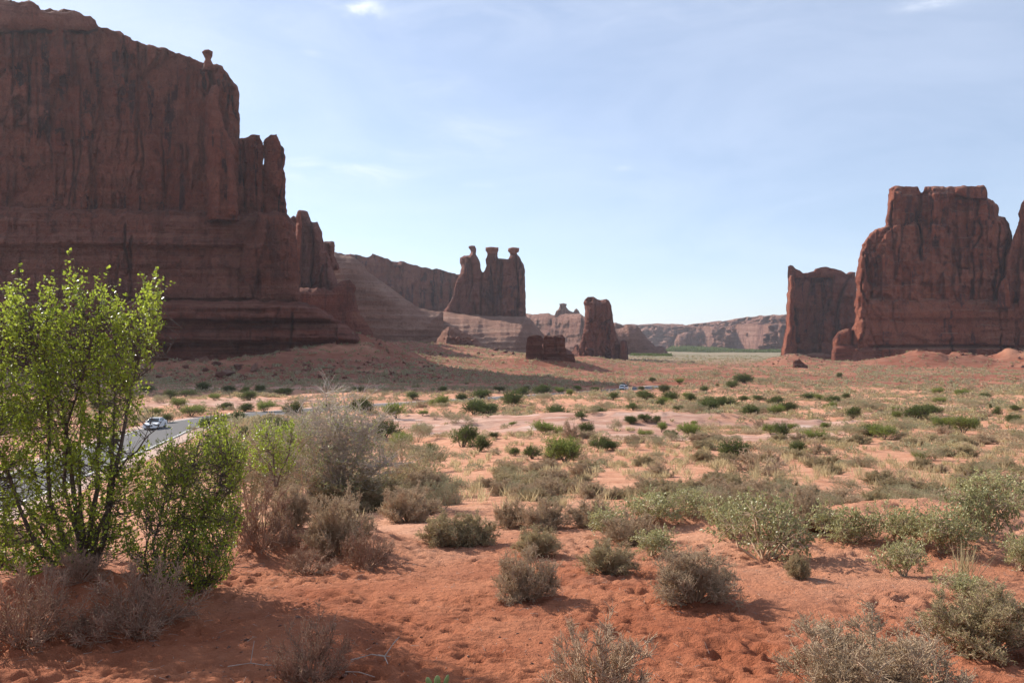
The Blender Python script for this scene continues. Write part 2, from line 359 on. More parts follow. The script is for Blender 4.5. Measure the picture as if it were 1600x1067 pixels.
sand = t.mix(sp.outputs[2], sand, t.mix(t.ramp(n1, .35, .65), (.44, .165, .085), (.32, .105, .052)))
sand = t.mix(t.ramp(n2, .55, .75, 0, .35), sand, (.26, .095, .052))
slk = t.mix(t.ramp(n3, .35, .62), (.56, .36, .275), (.42, .22, .155))
slk = t.mix(t.ramp(t.noise(t.mapping(p, (.25, 1.2, 1)), 1, 5, .7), .56, .66, 0, .75), slk, (.30, .16, .12))
slk = t.mix(t.ramp(t.noise(t.mapping(p, (.08, .35, 1)), 1, 5, .6), .55, .68, 0, .7), slk, (.66, .50, .42))
redc = t.mix(t.ramp(n3, .35, .65), (.215, .068, .038), (.31, .13, .083))
redc = t.mix(t.ramp(n4, .45, .65, 0, .6), redc, (.25, .115, .075))
c = t.mix(sp.outputs[1], sand, redc); c = t.mix(sp.outputs[0], c, slk)
gr = t.mix(t.ramp(t.noise(t.mapping(p, (.004, .02, 1)), 1, 5, .65), .35, .65), (.20, .185, .115), (.30, .215, .145))
al = ca.outputs['Alpha']
c = t.mix(al, c, gr)
t.put(b.inputs['Base Color'], c); b.inputs['Roughness'].default_value = .95; b.inputs['Specular IOR Level'].default_value = .1
bp1 = t.new('ShaderNodeBump'); bp1.inputs['Strength'].default_value = 1.0; bp1.inputs['Distance'].default_value = .10
t.put(bp1.inputs['Height'], t.math('ADD', n2, t.math('MULTIPLY', n5, .35)))
bp2 = t.new('ShaderNodeBump'); bp2.inputs['Strength'].default_value = .12; bp2.inputs['Distance'].default_value = 1.2
t.put(bp2.inputs['Height'], n3); t.put(bp2.inputs['Normal'], bp1.outputs[0]); t.put(b.inputs['Normal'], bp2.outputs[0])
M['ground'] = m
ground = mesh_obj('ground', np.stack([XX, YY, ZZ], -1).reshape(-1, 3), grid_faces(len(rows), len(cols)), m, smooth=True, attr=sm.reshape(-1, 4))
tag(ground, kind='structure')

def strip(name, off0, off1, dz, m, seg=None):
    T = np.gradient(RC, axis=0); T /= np.linalg.norm(T, axis=1)[:, None]; N = np.stack([T[:, 1], -T[:, 0]], 1)
    ns = 5; offs = np.linspace(off0, off1, ns); V = []
    for i in range(len(RC)):
        for o_ in offs: V.append([RC[i, 0]+N[i, 0]*o_, RC[i, 1]+N[i, 1]*o_, RZ[i]+dz-.006*abs(o_)])
    fc = grid_faces(len(RC), ns)
    if seg is not None: fc = fc[[k for k in range(len(fc)) if ((k//(ns-1)) % seg[0]) < seg[1]]]
    return mesh_obj(name, V, fc, m)
tag(strip('road_shoulder', -5.6, 5.6, -.05, M['gravel']), kind='structure')
tag(strip('road', -ROAD_HW, ROAD_HW, .0, M['asphalt']), kind='structure')
tag(strip('road_marking', ROAD_HW-.42, ROAD_HW-.27, .012, M['line']), kind='structure')
tag(strip('road_marking', -ROAD_HW+.27, -ROAD_HW+.42, .012, M['line']), kind='structure')
M['yline'] = simple('yellow_paint', (.62, .42, .06), .7, 0, .15, 3)

# ------------------------------------------------------------------ rock builder: an outline given real distance, thickness and relief
def rock(name, poly, D, T, mt, parent=None, R=None, step=1.6, ybot=None, amp=1.0, flute=1.0, strata=1.0, ledges=None, cracks=(), seed=0, jit=1.7, back=None, sc=None, power=.5, slope=0.0, nrm=None, front=None, nj=0, terr=None):
    cracks = list(cracks); jr = random.Random(seed+500); px0, px1 = min(p_[0] for p_ in poly), max(p_[0] for p_ in poly); py0 = min(p_[1] for p_ in poly); py1 = ybot or max(p_[1] for p_ in poly)
    for _ in range(nj):
        cx = jr.uniform(max(px0, -60), min(px1, 1660)); ya = jr.uniform(py0, py1); yb = min(py1, ya+jr.uniform(.15, .6)*(py1-py0)); k3 = [(cx, ya), (cx+jr.uniform(-4, 4), (ya+yb)/2), (cx+jr.uniform(-9, 9), yb)]
        if jr.random() < .3: k3.append((k3[-1][0]+jr.choice([-1, 1])*jr.uniform(6, 26), yb+jr.uniform(2, 14)))
        cracks.append((k3, jr.uniform(.6, 1.1), jr.uniform(2.5, 8)))
    poly = np.array(poly, float); ybot = ybot or poly[:, 1].max()
    Df = (lambda px: np.interp(px, [a for a, _ in D], [c for _, c in D])) if isinstance(D, (list, tuple)) else (lambda px: np.full(np.shape(px), float(D)))
    Dm = float(np.mean(Df(poly[:, 0]))); mpp = Dm/F; R = R or 14*mpp; s = sc or mpp*3.1; T2 = back or T*2; T = front or min(T, R*.8)
    # fine outline with small irregular jogs
    pts = []; n = len(poly)
    for i in range(n):
        a = poly[i]; c = poly[(i+1) % n]; bot = a[1] >= ybot-.5 and c[1] >= ybot-.5
        k = 1 if bot else max(1, int(np.hypot(*(c-a))/3))
        for j in range(k): pts.append([*(a+(c-a)*j/k), 1 if bot else 0])
    pts = np.array(pts); jm = np.where(pts[:, 1] >= ybot-.5, 0, 1)
    pts[:, 0] += jm*fbm(pts[:, 0]/9, pts[:, 1]/7, seed, 50, 3, .7)*jit*1.3; pts[:, 1] += jm*fbm(pts[:, 0]/8, pts[:, 1]/9, seed+9, 51, 3, .7)*jit
    pts[:, 1] += jm*np.round(fbm(pts[:, 0]/11, pts[:, 1]/30, seed+3, 52, 2)*3.2)*jit*.75; pts[:, 0] += jm*np.round(fbm(pts[:, 0]/40, pts[:, 1]/9, seed+4, 53, 2)*3.2)*jit*.6
    x0, x1, y0 = pts[:, 0].min()-step, pts[:, 0].max()+step, pts[:, 1].min()-step
    nx = int((x1-x0)/step)+2; ny = int((ybot-y0)/step)+2
    gy = ybot-np.arange(ny)[::-1]*((ybot-y0)/(ny-1)); gxx = x0+np.arange(nx)*step
    U, Vv = np.meshgrid(gxx, gy); q = np.stack([U.ravel(), Vv.ravel()], 1)
    inside = np.zeros(len(q), bool); best = np.full(len(q), 1e9); near = q.copy()
    for i in range(len(pts)):
        a = pts[i, :2]; c = pts[(i+1) % len(pts), :2]
        cr = ((a[1] > q[:, 1]-1e-4) != (c[1] > q[:, 1]-1e-4))
        with np.errstate(all='ignore'): xi = (c[0]-a[0])*(q[:, 1]-1e-4-a[1])/(c[1]-a[1])+a[0]
        inside ^= cr & (q[:, 0] < xi)
        if pts[i, 2]: continue
        ab = c-a; L = ab@ab+1e-9; tt = np.clip(((q-a)@ab)/L, 0, 1); pr = a+tt[:, None]*ab; d = np.hypot(*(q-pr).T)
        k = d < best; best[k] = d[k]; near[k] = pr[k]
    q2 = np.where(inside[:, None], q, near); d = np.where(inside, best, 0.0)
    idx = grid_faces(ny, nx); ins = inside[idx]; ok = ins.any(1) & ((ins | (best[idx] < step*1.6)).all(1)); idx = idx[ok]
    used = np.unique(idx); remap = -np.ones(len(q), int); remap[used] = np.arange(len(used)); idx = remap[idx]
    u = q2[used, 0]; v = q2[used, 1]; d = d[used]*mpp; Dp = Df(u)
    X0 = (u-800)/F*Dp; Z = CZ+(HY-v)/F*Dp; X = (u-800)*mpp
    tt = np.clip(d/R, 0, 1); prof = (1-(1-tt)**2)**power
    edge = np.clip(d/(R*.5), 0, 1)
    def relief(sd):
        xs = X+fbm(X/(30*s), Z/(26*s), sd, 60, 2)*4.5*s
        rib = fbm(xs/(17*s), Z/(140*s), sd, 61, 3)*4.2*flute
        jn = -np.exp(-np.abs(vn(xs/(9.5*s), Z/(90*s), sd, 62))*26)*4.0*flute*np.clip(vn(X/(20*s), Z/(35*s), sd, 72)*2+.3, 0, 1)
        bd = vn(0, Z/(2.4*s)+fbm(X/(60*s), 0, 0, 66, 2)*.8, sd, 63)*.9*strata+vn(X/(80*s), Z/(6*s), sd, 64)*1.2*strata
        bd = bd+np.clip(vn(X/(30*s), Z/(1.1*s), sd, 67), 0, 1)*.5*strata
        ro = fbm(X/(6*s), Z/(5*s), sd, 65, 4)*1.4+fbm(X/(16*s), Z/(16*s), sd, 68, 2)*2.0
        def slab(w, h, sd2):
            xx = (X+fbm(X/(14*s), Z/(40*s), sd2, 73, 2)*w*s*.5)/(w*s); i = np.floor(xx); f = xx-i
            zz = Z/(h*s)+hash3(i, 0*i, 0*i, sd2+5)*3+fbm(X/(w*s*.8), Z/(h*s), sd2, 74, 2)*.35; j = np.floor(zz)
            return hash3(i, j, 0*i, sd2)*2-1+(f-.5)*(hash3(i, 0*i+9, 0*i, sd2)-.5)*1.4
        blk = (slab(26, 90, sd)*4.4+slab(11, 30, sd+1)*3.0+slab(4.6, 11, sd+2)*1.9+slab(2.3, 4.5, sd+4)*.8)*max(flute, .35)+slab(9, 3.2, sd+3)*.75*strata
        return (rib*.45+jn*2.2+bd+ro*.8+blk)*amp*s*edge
    rel = relief(seed)
    ext = np.zeros(len(u))
    if ledges is not None:
        vy = v+fbm(u/70, 0, seed, 70, 3)*2.0
        ext = np.interp(vy, [a for a, _ in ledges], [c for _, c in ledges])*np.clip(d/(R*.25), 0, 1)
    for path, w, dep in cracks:
        dd = np.full(len(u), 1e9)
        for a, c in zip(path[:-1], path[1:]):
            a = np.array(a, float); c = np.array(c, float); ab = c-a; L = ab@ab
            qq = np.stack([u+fbm(v/14, 0, seed, 71, 2)*2.5, v], 1)
            tq = np.clip(((qq-a)@ab)/L, 0, 1); dd = np.minimum(dd, np.hypot(*(qq-a-tq[:, None]*ab).T))
        rel = rel-dep*np.exp(-(dd/w)**2)*np.clip(d/(R*.3), 0, 1)
    if terr:
        hh = terr[0]; zq = Z/hh+fbm(X/(45*s), 0, seed, 75, 3)*1.3+X/(400*s); ext = ext+(zq-np.floor(zq))**1.5*terr[1]*np.clip(d/(R*.2), 0, 1)*(.6+.8*hash3(np.floor(zq), 0*zq, 0*zq, seed))
    sl = slope*(v-v.min())*mpp
    off = T*prof+rel+ext
    off = np.where(d > 0, np.maximum(off, .05), 0)
    off = off+sl*(d > 0); kx = X0/Dp; ln = np.hypot(kx, 1)*0+1     # the mass runs back from its face, as these fins do
    if nrm: nx_, ny_ = nrm
    Vf = np.stack([X0+nx_*off, Dp+ny_*off, Z], 1) if nrm else np.stack([X0-kx*off, Dp-off, Z], 1); keep_b = T2*prof+relief(seed+40)*.7; keep_b = np.where(d > 0, np.maximum(keep_b, .05), 0)
    Vb = np.stack([X0+kx*keep_b, Dp+keep_b, Z], 1)
    n0 = len(Vf); bidx = np.where(d > 0, np.arange(n0)+n0, np.arange(n0))
    Fb = bidx[idx][:, ::-1]
    o = mesh_obj(name, np.vstack([Vf, Vb]), np.vstack([idx[:, ::-1], Fb[:, :]]), mt, parent, smooth=True)
    return o

# --- the huge butte on the left
b1 = thing('sandstone_butte', 'largest dark red sandstone butte with sheer streaked wall, at the left behind the leafy tree', 'butte')
wall = [(-330, 620), (-330, -30), (-60, -22), (0, -4), (28, 6), (45, 0), (62, 14), (110, 17), (140, 26), (152, 42), (178, 46), (215, 64), (238, 70), (262, 78), (292, 88), (312, 98), (320, 101), (328, 101),
        (337, 101), (346, 106), (358, 122), (371, 137), (373, 150), (374, 215), (378, 330), (379, 352), (379, 620)]
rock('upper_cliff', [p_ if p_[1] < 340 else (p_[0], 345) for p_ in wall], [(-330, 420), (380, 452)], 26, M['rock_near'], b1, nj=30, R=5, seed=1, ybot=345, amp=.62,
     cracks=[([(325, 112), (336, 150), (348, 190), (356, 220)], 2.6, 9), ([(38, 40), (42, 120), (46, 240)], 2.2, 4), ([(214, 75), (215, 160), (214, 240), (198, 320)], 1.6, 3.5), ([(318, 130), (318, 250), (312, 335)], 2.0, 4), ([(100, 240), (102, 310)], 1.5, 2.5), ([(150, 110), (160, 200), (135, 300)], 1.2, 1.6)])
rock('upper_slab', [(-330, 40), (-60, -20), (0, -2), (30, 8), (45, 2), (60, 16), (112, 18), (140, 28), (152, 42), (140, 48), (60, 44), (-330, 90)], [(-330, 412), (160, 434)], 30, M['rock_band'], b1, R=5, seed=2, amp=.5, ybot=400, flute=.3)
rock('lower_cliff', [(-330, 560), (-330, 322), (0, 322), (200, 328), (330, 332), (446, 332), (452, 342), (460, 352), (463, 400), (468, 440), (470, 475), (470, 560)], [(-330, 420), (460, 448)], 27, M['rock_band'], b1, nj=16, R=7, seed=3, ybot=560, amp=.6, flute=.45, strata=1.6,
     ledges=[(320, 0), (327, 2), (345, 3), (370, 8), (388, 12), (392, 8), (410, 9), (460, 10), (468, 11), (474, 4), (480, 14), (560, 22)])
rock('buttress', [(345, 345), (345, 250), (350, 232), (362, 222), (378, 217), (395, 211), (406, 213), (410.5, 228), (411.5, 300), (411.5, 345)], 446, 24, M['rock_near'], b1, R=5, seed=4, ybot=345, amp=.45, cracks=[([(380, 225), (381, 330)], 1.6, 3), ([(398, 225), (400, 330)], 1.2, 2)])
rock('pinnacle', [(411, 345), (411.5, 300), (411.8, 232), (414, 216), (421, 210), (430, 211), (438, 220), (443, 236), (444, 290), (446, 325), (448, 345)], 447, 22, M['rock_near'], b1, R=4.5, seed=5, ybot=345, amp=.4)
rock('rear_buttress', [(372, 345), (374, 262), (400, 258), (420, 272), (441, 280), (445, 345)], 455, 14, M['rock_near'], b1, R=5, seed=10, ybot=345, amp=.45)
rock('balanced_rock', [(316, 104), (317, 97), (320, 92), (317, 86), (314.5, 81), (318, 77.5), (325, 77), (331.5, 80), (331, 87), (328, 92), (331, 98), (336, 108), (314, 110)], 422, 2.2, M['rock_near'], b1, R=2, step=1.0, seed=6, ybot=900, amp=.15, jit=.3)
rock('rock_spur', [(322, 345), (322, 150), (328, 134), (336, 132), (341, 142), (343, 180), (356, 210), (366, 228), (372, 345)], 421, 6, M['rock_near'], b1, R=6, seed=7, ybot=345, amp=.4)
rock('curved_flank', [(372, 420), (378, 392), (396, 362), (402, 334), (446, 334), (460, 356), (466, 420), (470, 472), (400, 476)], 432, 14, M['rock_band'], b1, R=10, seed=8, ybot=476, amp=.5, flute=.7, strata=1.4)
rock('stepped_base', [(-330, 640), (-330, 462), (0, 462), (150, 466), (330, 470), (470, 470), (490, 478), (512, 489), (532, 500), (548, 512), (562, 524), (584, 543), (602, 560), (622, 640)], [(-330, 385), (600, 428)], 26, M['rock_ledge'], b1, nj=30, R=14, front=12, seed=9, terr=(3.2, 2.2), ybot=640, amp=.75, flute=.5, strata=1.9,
     ledges=[(470, 0), (478, 4), (500, 8), (506, 2), (530, 12), (540, 8), (552, 11), (640, 22)])
# --- fin behind it
b2 = thing('sandstone_fin', 'narrow pointed sandstone fin rising just right of the largest butte', 'rock fin')
rock('main_face', [(452, 560), (456, 420), (461, 400), (463, 336), (466, 328), (480, 331), (487, 348), (496, 346), (503, 362), (506, 380), (514, 400), (520, 420), (527, 440), (531, 470), (540, 560)], 600, 22, M['rock_mid'], b2, jit=.6, nj=8, R=9, seed=11, ybot=560, amp=.5, cracks=[([(487, 350), (489, 400), (486, 450)], 1.3, 6), ([(508, 400), (512, 450)], 1.2, 3)])
rock('back_knob', [(452, 420), (452, 341), (458, 338), (463, 342), (470, 420)], 625, 8, M['rock_mid'], b2, R=5, seed=12, ybot=420, amp=.4)
rock('far_knob', [(500, 420), (504, 378), (514, 376), (523, 378), (524, 388), (522, 400), (530, 420)], 640, 8, M['rock_mid'], b2, R=5, seed=13, ybot=420, amp=.3)
rock('added_lit_edge', [(457, 480), (460, 420), (462, 340), (465, 330), (470, 330), (472, 350), (470, 420), (470, 480)], 588, 8, M['rock_right'], b2, R=3, front=5, seed=56, ybot=480, amp=.3, jit=.5)  # strip added as the fin's sunlit edge, in brighter rock than the face
rock('rounded_foot', [(448, 600), (450, 452), (470, 449), (520, 452), (532, 440), (548, 438), (554, 445), (556, 470), (566, 490), (578, 510), (584, 525), (590, 600)], 570, 16, M['rock_band'], b2, R=9, seed=14, ybot=600, amp=.4, flute=.4)
# --- dark cliff band behind
b3 = thing('cliff_wall', 'long dark cliff wall seen between the pointed fin and the three-headed rock', 'cliff')
rock('cliff_face', [(480, 560), (505, 396), (535, 397), (560, 398), (572, 401), (585, 398), (597, 401), (610, 408), (640, 411), (655, 416), (662, 418), (676, 422), (690, 420), (700, 424), (720, 428), (735, 436), (745, 470), (750, 560)], 1150, 30, M['rock_mid'], b3, nj=18, R=9, seed=21, ybot=560, amp=.8, cracks=[([(680, 424), (681, 486)], 1.8, 14), ([(640, 420), (644, 470)], 1.4, 8), ([(610, 412), (606, 440)], 1.4, 8)])
# --- slickrock dome between
b4 = thing('slickrock_dome', 'banded slickrock dome sloping down from the pointed fin towards the three-headed rock', 'rock dome')
rock('dome_slope', [(480, 600), (500, 420), (508, 398), (523, 393), (535, 398), (556, 404), (566, 412), (574, 424), (590, 436), (612, 450), (634, 468), (650, 478), (672, 485), (692, 488), (700, 600)], 800, 110, M['slick'], b4, R=75, front=52, seed=22, terr=(6.5, 6.0), ybot=600, amp=.35, flute=.2, strata=2.2, power=.8, jit=.6)
# --- three-headed rock and its slickrock foot
b5 = thing('three_headed_butte', 'fin-shaped butte crowned by three balanced head-like rocks, on a pale slickrock foot', 'butte')
rock('body', [(690, 520), (692, 487), (700, 476), (708, 460), (712, 440), (719, 426), (721, 418), (718, 410), (719, 402), (725, 399), (733, 399), (737, 393), (741, 393), (745, 400), (750, 411), (751, 421), (754, 427), (757, 424), (760, 416), (758, 406), (762, 397),
              (776, 397), (778, 404), (785, 404), (794, 405), (797, 397), (806, 396), (813, 404), (818, 414), (821, 425), (820, 430), (821, 460), (822, 490), (822, 520)], 900, 15, M['rock_mid'], b5, nj=9, R=7, step=1.0, seed=23, ybot=520, amp=.42, jit=.5,
     cracks=[([(754, 426), (752, 445), (765, 480)], 1.2, 4), ([(784, 405), (786, 440)], 1.0, 3), ([(733, 400), (738, 440)], 1.0, 2)])
rock('left_head', [(735.5, 397), (735, 391), (732, 387), (732.5, 384.5), (737, 383.5), (742, 384), (744, 389), (743.5, 397)], 899, 4, M['rock_mid'], b5, R=2.6, step=.7, seed=24, amp=.12, jit=.15, ybot=900)
rock('middle_head', [(761.5, 399), (761, 395), (758.5, 391), (759, 386.5), (767, 385.5), (779, 386.5), (779, 391), (777.5, 395), (777.5, 399)], 898, 7, M['rock_right'], b5, R=3, step=.7, seed=25, amp=.12, jit=.15, ybot=900)
rock('right_head', [(797.5, 399), (796.5, 395), (793.5, 392), (794.5, 387.5), (801, 386), (811.5, 387.5), (811, 393), (808, 395), (807.5, 399)], 898, 7, M['rock_right'], b5, R=3, step=.7, seed=26, amp=.12, jit=.15, ybot=900)
rock('slickrock_foot', [(560, 620), (566, 500), (575, 489), (640, 487), (690, 486), (760, 493), (820, 493), (832, 502), (843, 515), (852, 524), (870, 540), (880, 620)], 905, 190, M['slick'], b5, R=110, front=210, back=190, seed=27, terr=(5.0, 7.0), ybot=620, amp=.38, flute=.15, strata=2.4, power=.72, jit=.6)
# --- small layered brown butte
b6 = thing('layered_rock', 'small squat brown layered rock with pale cap, in front of the sheep-shaped tower', 'rock')
rock('left_block', [(822, 590), (822, 545), (823, 528), (827, 524), (838, 522), (846, 524), (848, 530), (849, 590)], 455, 9, M['rock_brown'], b6, R=2.6, step=1.0, seed=31, ybot=590, amp=.5, flute=.6, strata=2.0, sc=.8, jit=.7)
rock('right_block', [(848, 590), (848, 528), (852, 523), (862, 524), (866, 522), (878, 523), (883, 529), (884, 545), (886, 552), (897, 552), (899, 562), (901, 590)], 452, 10, M['rock_brown'], b6, R=2.6, step=1.0, seed=32, ybot=590, amp=.5, flute=.6, strata=2.0, sc=.8, jit=.7)
# --- the sheep shaped tower
b7 = thing('rock_tower', 'tall lone sandstone tower with a notched sheep-like top, centre of the valley', 'rock tower')
rock('tower_body', [(898, 590), (904, 543), (908, 530), (912, 516), (914, 500), (914, 484), (913, 478), (911, 473), (913, 468), (918, 464), (927, 464), (933, 468), (938, 469), (948, 467), (952, 470), (955, 478), (958, 492), (959, 505), (962, 522), (968, 533), (972, 550), (974, 590)], 760, 16, M['rock_mid'], b7, nj=6, R=9, step=1.0, seed=33, ybot=590, amp=.5, jit=.5, cracks=[([(930, 470), (931, 500)], 1.2, 2), ([(947, 480), (950, 530)], 1.2, 2)])
rock('side_stub', [(967, 590), (968, 540), (970, 533), (975, 531), (979, 534), (981, 545), (982, 590)], 752, 6, M['rock_mid'], b7, R=4, step=1.0, seed=34, ybot=590, amp=.4, jit=.4)
rock('left_saddle', [(800, 600), (835, 545), (860, 524), (880, 540), (892, 547), (902, 541), (920, 555), (930, 600)], 800, 30, M['rock_mid'], b7, R=20, front=26, seed=35, ybot=600, amp=.35, flute=.2, strata=1.5)
# --- mesa with a small turret
b8 = thing('turreted_mesa', 'hazy flat mesa topped by a small rock turret, left of the sheep-shaped tower', 'mesa')
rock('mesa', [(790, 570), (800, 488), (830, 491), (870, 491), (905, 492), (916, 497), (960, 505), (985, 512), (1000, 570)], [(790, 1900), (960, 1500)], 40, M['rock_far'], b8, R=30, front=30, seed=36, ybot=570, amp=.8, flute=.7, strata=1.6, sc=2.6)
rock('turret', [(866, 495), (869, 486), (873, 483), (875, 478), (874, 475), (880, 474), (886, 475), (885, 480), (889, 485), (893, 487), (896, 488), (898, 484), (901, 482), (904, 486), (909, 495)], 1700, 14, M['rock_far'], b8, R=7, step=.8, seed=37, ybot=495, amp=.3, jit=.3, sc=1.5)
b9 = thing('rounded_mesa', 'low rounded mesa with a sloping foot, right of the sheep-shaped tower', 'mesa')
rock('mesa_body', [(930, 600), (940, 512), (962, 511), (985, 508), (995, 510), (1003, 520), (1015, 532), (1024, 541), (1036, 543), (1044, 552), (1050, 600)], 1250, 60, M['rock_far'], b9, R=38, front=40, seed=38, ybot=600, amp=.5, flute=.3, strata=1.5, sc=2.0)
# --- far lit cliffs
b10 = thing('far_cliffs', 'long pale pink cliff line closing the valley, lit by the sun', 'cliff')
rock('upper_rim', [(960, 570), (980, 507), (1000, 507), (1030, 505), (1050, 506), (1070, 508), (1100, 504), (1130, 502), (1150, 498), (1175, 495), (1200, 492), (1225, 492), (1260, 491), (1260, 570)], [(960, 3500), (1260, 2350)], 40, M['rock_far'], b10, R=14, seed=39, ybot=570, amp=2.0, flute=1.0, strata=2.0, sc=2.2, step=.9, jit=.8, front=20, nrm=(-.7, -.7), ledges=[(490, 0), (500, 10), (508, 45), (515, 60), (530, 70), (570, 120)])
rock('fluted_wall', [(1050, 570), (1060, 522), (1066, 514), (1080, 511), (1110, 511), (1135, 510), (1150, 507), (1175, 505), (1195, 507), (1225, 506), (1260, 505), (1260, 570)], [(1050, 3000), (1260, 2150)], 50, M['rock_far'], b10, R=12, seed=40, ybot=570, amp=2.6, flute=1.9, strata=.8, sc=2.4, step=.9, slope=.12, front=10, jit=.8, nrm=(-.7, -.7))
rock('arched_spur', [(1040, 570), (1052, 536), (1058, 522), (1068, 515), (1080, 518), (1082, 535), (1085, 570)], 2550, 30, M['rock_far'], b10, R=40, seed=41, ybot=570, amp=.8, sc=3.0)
# --- right group
b11 = thing('square_butte', 'blocky flat-topped butte with a knob on its left corner, left of the big butte', 'butte')
rock('body', [(1219, 600), (1220, 553), (1226, 530), (1230, 500), (1231, 460), (1231.5, 420), (1238, 418), (1246, 424), (1256, 427), (1270, 427), (1300, 427), (1322, 428), (1327, 425), (1337, 426), (1345, 600)], 980, 45, M['rock_mid'], b11, nj=9, R=9, front=14, seed=42, ybot=600, amp=.6, cracks=[([(1238, 430), (1236, 540)], 1.5, 4), ([(1290, 430), (1288, 500)], 1.4, 4)], jit=.7)
rock('added_lit_nose', [(1217, 575), (1220, 553), (1225, 530), (1229, 500), (1230, 460), (1232, 430), (1237, 428), (1241, 440), (1243, 500), (1246, 575)], 966, 20, M['rock_right'], b11, R=9, front=12, seed=55, ybot=575, amp=.4)  # column added to give a sunlit left rim, in brighter rock than the body
rock('cap', [(1260, 434), (1258, 428), (1272, 424), (1274, 420), (1290, 417), (1305, 420), (1315, 423), (1322, 428), (1322, 434)], 968, 26, M['rock_band'], b11, R=5, seed=43, amp=.2, ybot=900, jit=.4)
rock('corner_knob', [(1231, 434), (1231, 424), (1231.5, 416), (1235, 414), (1240, 416), (1243, 420), (1250, 423), (1257, 429), (1257, 434)], 968, 10, M['rock_band'], b11, R=3, seed=44, amp=.2, ybot=900, jit=.3)
rock('plinth', [(1205, 620), (1208, 572), (1220, 560), (1225, 552), (1350, 553), (1350, 620)], 945, 50, M['rock_brown'], b11, R=12, seed=45, ybot=620, amp=.5, strata=2.0, flute=.5)
b12 = thing('sandstone_butte', 'big red flat-topped butte with a split in its crown, on the right', 'butte')
rock('upper_cliff', [(1334, 480), (1338, 462), (1338, 430), (1341, 410), (1344, 400), (1348, 383), (1360, 366), (1372, 360), (1383, 355), (1386, 340), (1389, 318), (1388, 297), (1400, 292), (1420, 293), (1436, 292), (1440, 303), (1443, 302), (1446, 293), (1460, 292), (1480, 294), (1520, 291), (1540, 292), (1543, 300), (1543, 312), (1555, 315), (1561, 322), (1562, 338), (1572, 340), (1577, 350), (1578, 360), (1583, 368), (1580, 400), (1576, 480)],
     760, 42, M['rock_right'], b12, nj=26, R=11, front=16, seed=46, ybot=480, amp=.8, jit=1.5, cracks=[([(1441, 295), (1441, 320), (1433, 345), (1441, 380), (1441, 410)], 1.7, 12), ([(1386, 360), (1400, 370), (1398, 440)], 1.4, 4), ([(1576, 380), (1566, 440), (1556, 478)], 2.2, 8), ([(1350, 400), (1360, 470)], 1.5, 4), ([(1490, 350), (1488, 450)], 1.4, 3)],
     ledges=[(290, -4), (300, -2), (312, 0), (356, 0), (360, 3), (395, 5), (480, 8)])
rock('lower_cliff', [(1328, 560), (1331, 520), (1336, 500), (1337, 463), (1360, 462), (1440, 464), (1540, 467), (1700, 467), (1900, 467), (1900, 560)], [(1328, 756), (1900, 740)], 44, M['rock_right'], b12, nj=12, R=11, front=16, seed=47, ybot=560, amp=.55, flute=.4, strata=1.3, ledges=[(462, 2), (466, 0), (470, 5), (498, 9), (502, 5), (539, 11), (541, 2), (546, 14)])
rock('plinth', [(1298, 610), (1299, 560), (1300, 541), (1304, 538), (1330, 539), (1340, 541), (1460, 543), (1600, 544), (1900, 546), (1900, 610)], [(1298, 740), (1900, 725)], 46, M['rock_ledge'], b12, R=8, seed=48, ybot=610, amp=.4, flute=.4, strata=1.8, ledges=[(538, 0), (545, 4), (560, 8), (610, 20)])
rock('added_lit_nose', [(1332, 560), (1334, 520), (1338, 490), (1337, 463), (1340, 430), (1343, 408), (1348, 400), (1354, 404), (1358, 440), (1362, 480), (1366, 560)], 744, 20, M['rock_right'], b12, R=9.5, front=15, seed=54, ybot=560, amp=.45, nj=3)  # extra column added, rounded so its left half catches sun as a lit rim
rock('round_boulder', [(1300, 545), (1301, 530), (1309, 519), (1320, 513), (1328, 513), (1332, 525), (1334, 545)], 745, 14, M['rock_right'], b12, R=9, seed=49, ybot=545, amp=.3, jit=.4)
rock('cap_slab', [(1492, 302), (1494, 293), (1520, 291), (1540, 292), (1543, 299), (1543, 311), (1510, 309)], 735, 14, M['rock_right'], b12, R=5, seed=50, amp=.3, ybot=900, jit=.4)
b13 = thing('sandstone_butte', 'pointed red butte cut off by the right edge, behind the big right butte', 'butte')
rock('body', [(1552, 560), (1558, 500), (1560, 455), (1570, 430), (1574, 400), (1584, 370), (1590, 352), (1594, 335), (1596, 315), (1610, 300), (1660, 290), (1760, 285), (1850, 330), (1880, 560)], 738, 30, M['rock_right'], b13, nj=5, R=12, seed=51, ybot=560, amp=.6, cracks=[([(1596, 350), (1592, 440)], 1.6, 4)])
rock('front_knob', [(1558, 480), (1560, 452), (1564, 440), (1571, 434), (1575, 438), (1578, 455), (1580, 480)], 712, 8, M['rock_right'], b13, R=6, seed=52, ybot=480, amp=.3, jit=.4)
b14 = rock('rock_stub', [(1236, 600), (1237, 580), (1239, 566), (1243, 562), (1250, 561), (1256, 567), (1262, 571), (1264, 580), (1265, 600)], 560, 6, M['rock_brown'], None, R=3, step=.9, seed=53, ybot=600, amp=.5, flute=.5, strata=2, jit=.6, sc=.8)
tag(b14, 'small dark red rock stub on the slope before the square butte', 'rock')
